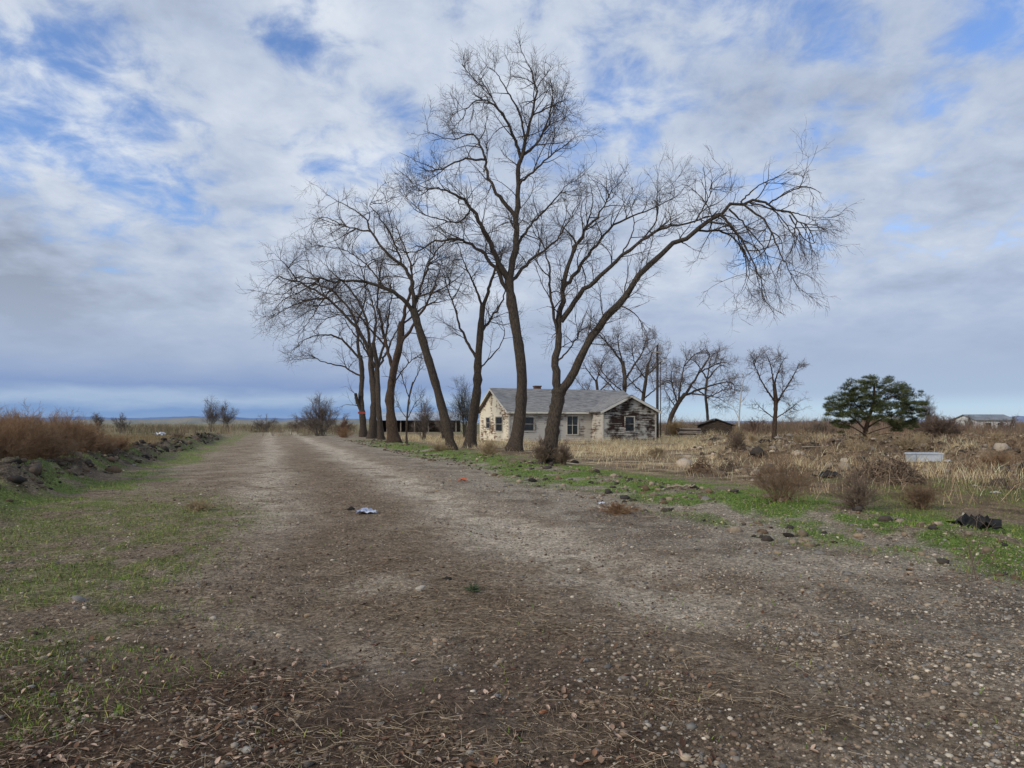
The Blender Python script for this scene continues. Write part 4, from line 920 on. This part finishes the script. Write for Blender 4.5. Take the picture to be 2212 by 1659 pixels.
def blob(px,py,r,amp):
    v=Vector(((px-CX)/F,1,(HY-py)/F)).normalized()
    dn=N.new('ShaderNodeVectorMath'); dn.operation='DISTANCE'; dn.inputs[1].default_value=v; L.new(D,dn.inputs[0])
    return mr(dn.outputs['Value'],0,r,amp,0)
n1=nz(2.3,3,.5,(3,1,0)); n2=nz(8.5,6,.6,(0,5,0),.3); n3=nz(3.0,6,.56,(7,2,0))
cov=mth('ADD',mth('MULTIPLY',n1,.5),mth('MULTIPLY',n2,.5))
for (px,py,r,a) in [(110,190,.15,-.11),(360,240,.16,-.11),(60,400,.13,-.09),(340,405,.11,-.10),(620,20,.09,-.10),(2160,30,.08,-.11),(1720,70,.18,-.05),(1350,340,.13,-.05),(2020,480,.2,-.03),(1850,210,.16,-.04)]:
    cov=mth('ADD',cov,blob(px,py,r,a))
cov=mth('ADD',cov,mr(z,.1,.3,.14,0))
mask=mr(cov,.31,.50,0,1)
shade=mth('ADD',mth('MULTIPLY',n3,.72),mth('MULTIPLY',n2,.28))
for (px,py,r,a) in [(40,590,.17,-.24),(380,520,.15,-.12),(200,650,.16,-.12),(2080,240,.17,-.08),(1850,290,.12,-.06),(230,440,.2,.12),(130,330,.18,.11),(700,420,.25,.05),(700,150,.25,.04)]:
    shade=mth('ADD',shade,blob(px,py,r,a))
rp=N.new('ShaderNodeValToRGB'); L.new(shade,rp.inputs[0]); cr=rp.color_ramp
cr.elements[0].position=.24; cr.elements[0].color=(.25,.29,.38,1); cr.elements[1].position=.68; cr.elements[1].color=(.72,.78,.87,1)
e_=cr.elements.new(.44); e_.color=(.45,.53,.68,1)
hz=N.new('ShaderNodeValToRGB'); L.new(mth('ADD',z,mth('MULTIPLY',mth('SUBTRACT',n3,.5),.03)),hz.inputs[0]); c2=hz.color_ramp
c2.elements[0].position=0; c2.elements[0].color=(.26,.38,.60,1); c2.elements[1].position=.2; c2.elements[1].color=(.47,.55,.68,1)
for p,c in((.018,(.20,.33,.58,1)),(.034,(.38,.50,.68,1)),(.05,(.24,.34,.57,1)),(.09,(.37,.46,.63,1))): e2=c2.elements.new(p); e2.color=c
hzr=N.new('ShaderNodeValToRGB'); L.new(z,hzr.inputs[0]); c3=hzr.color_ramp
c3.elements[0].position=0; c3.elements[0].color=(.54,.66,.76,1); c3.elements[1].position=.2; c3.elements[1].color=(.41,.51,.70,1)
for p,c in((.022,(.50,.66,.80,1)),(.04,(.41,.52,.69,1)),(.09,(.38,.47,.64,1))): e2=c3.elements.new(p); e2.color=c
def mix(f,a,b_):
    m=N.new('ShaderNodeMix'); m.data_type='RGBA'
    L.new(f,m.inputs[0]); L.new(a,m.inputs[6]); L.new(b_,m.inputs[7]); return m.outputs[2]
hcol=mix(mr(sp.outputs[0],-.2,.35,0,1),hz.outputs[0],hzr.outputs[0])
ccol=mix(mr(z,.04,.26,1,0),rp.outputs[0],hcol)
tn=N.new('ShaderNodeVectorMath'); tn.operation='MULTIPLY'; tn.inputs[1].default_value=(1.2,1.42,1.85); L.new(sky.outputs[0],tn.inputs[0])
bgs=N.new('ShaderNodeBackground'); bgs.inputs['Strength'].default_value=.11; L.new(tn.outputs[0],bgs.inputs[0])
bgc=N.new('ShaderNodeBackground'); bgc.inputs['Strength'].default_value=1.0; L.new(ccol,bgc.inputs[0])
ms=N.new('ShaderNodeMixShader'); L.new(mask,ms.inputs[0]); L.new(bgs.outputs[0],ms.inputs[1]); L.new(bgc.outputs[0],ms.inputs[2])
out=N.new('ShaderNodeOutputWorld'); L.new(ms.outputs[0],out.inputs[0])
ld=bpy.data.lights.new('sun','SUN'); ld.energy=2.0; ld.angle=math.radians(11); ld.color=(1,.92,.80)
lo=bpy.data.objects.new('sun',ld); COL.objects.link(lo); lo.rotation_euler=sun_dir.to_track_quat('Z','Y').to_euler()
cd=bpy.data.cameras.new('camera'); cam=bpy.data.objects.new('camera',cd); COL.objects.link(cam)
cam.location=(0,0,H); cam.rotation_euler=(math.pi/2,0,0); cd.sensor_width=36; cd.lens=36*F/2212; cd.shift_y=(HY-829.5)/2212; cd.clip_end=20000; cd.clip_start=.05
bpy.context.scene.camera=cam
sc=bpy.context.scene; sc.view_settings.view_transform='Standard'; sc.view_settings.look='None'; sc.view_settings.exposure=0
print('polys',sum(len(o.data.polygons) for o in bpy.data.objects if o.type=='MESH'))
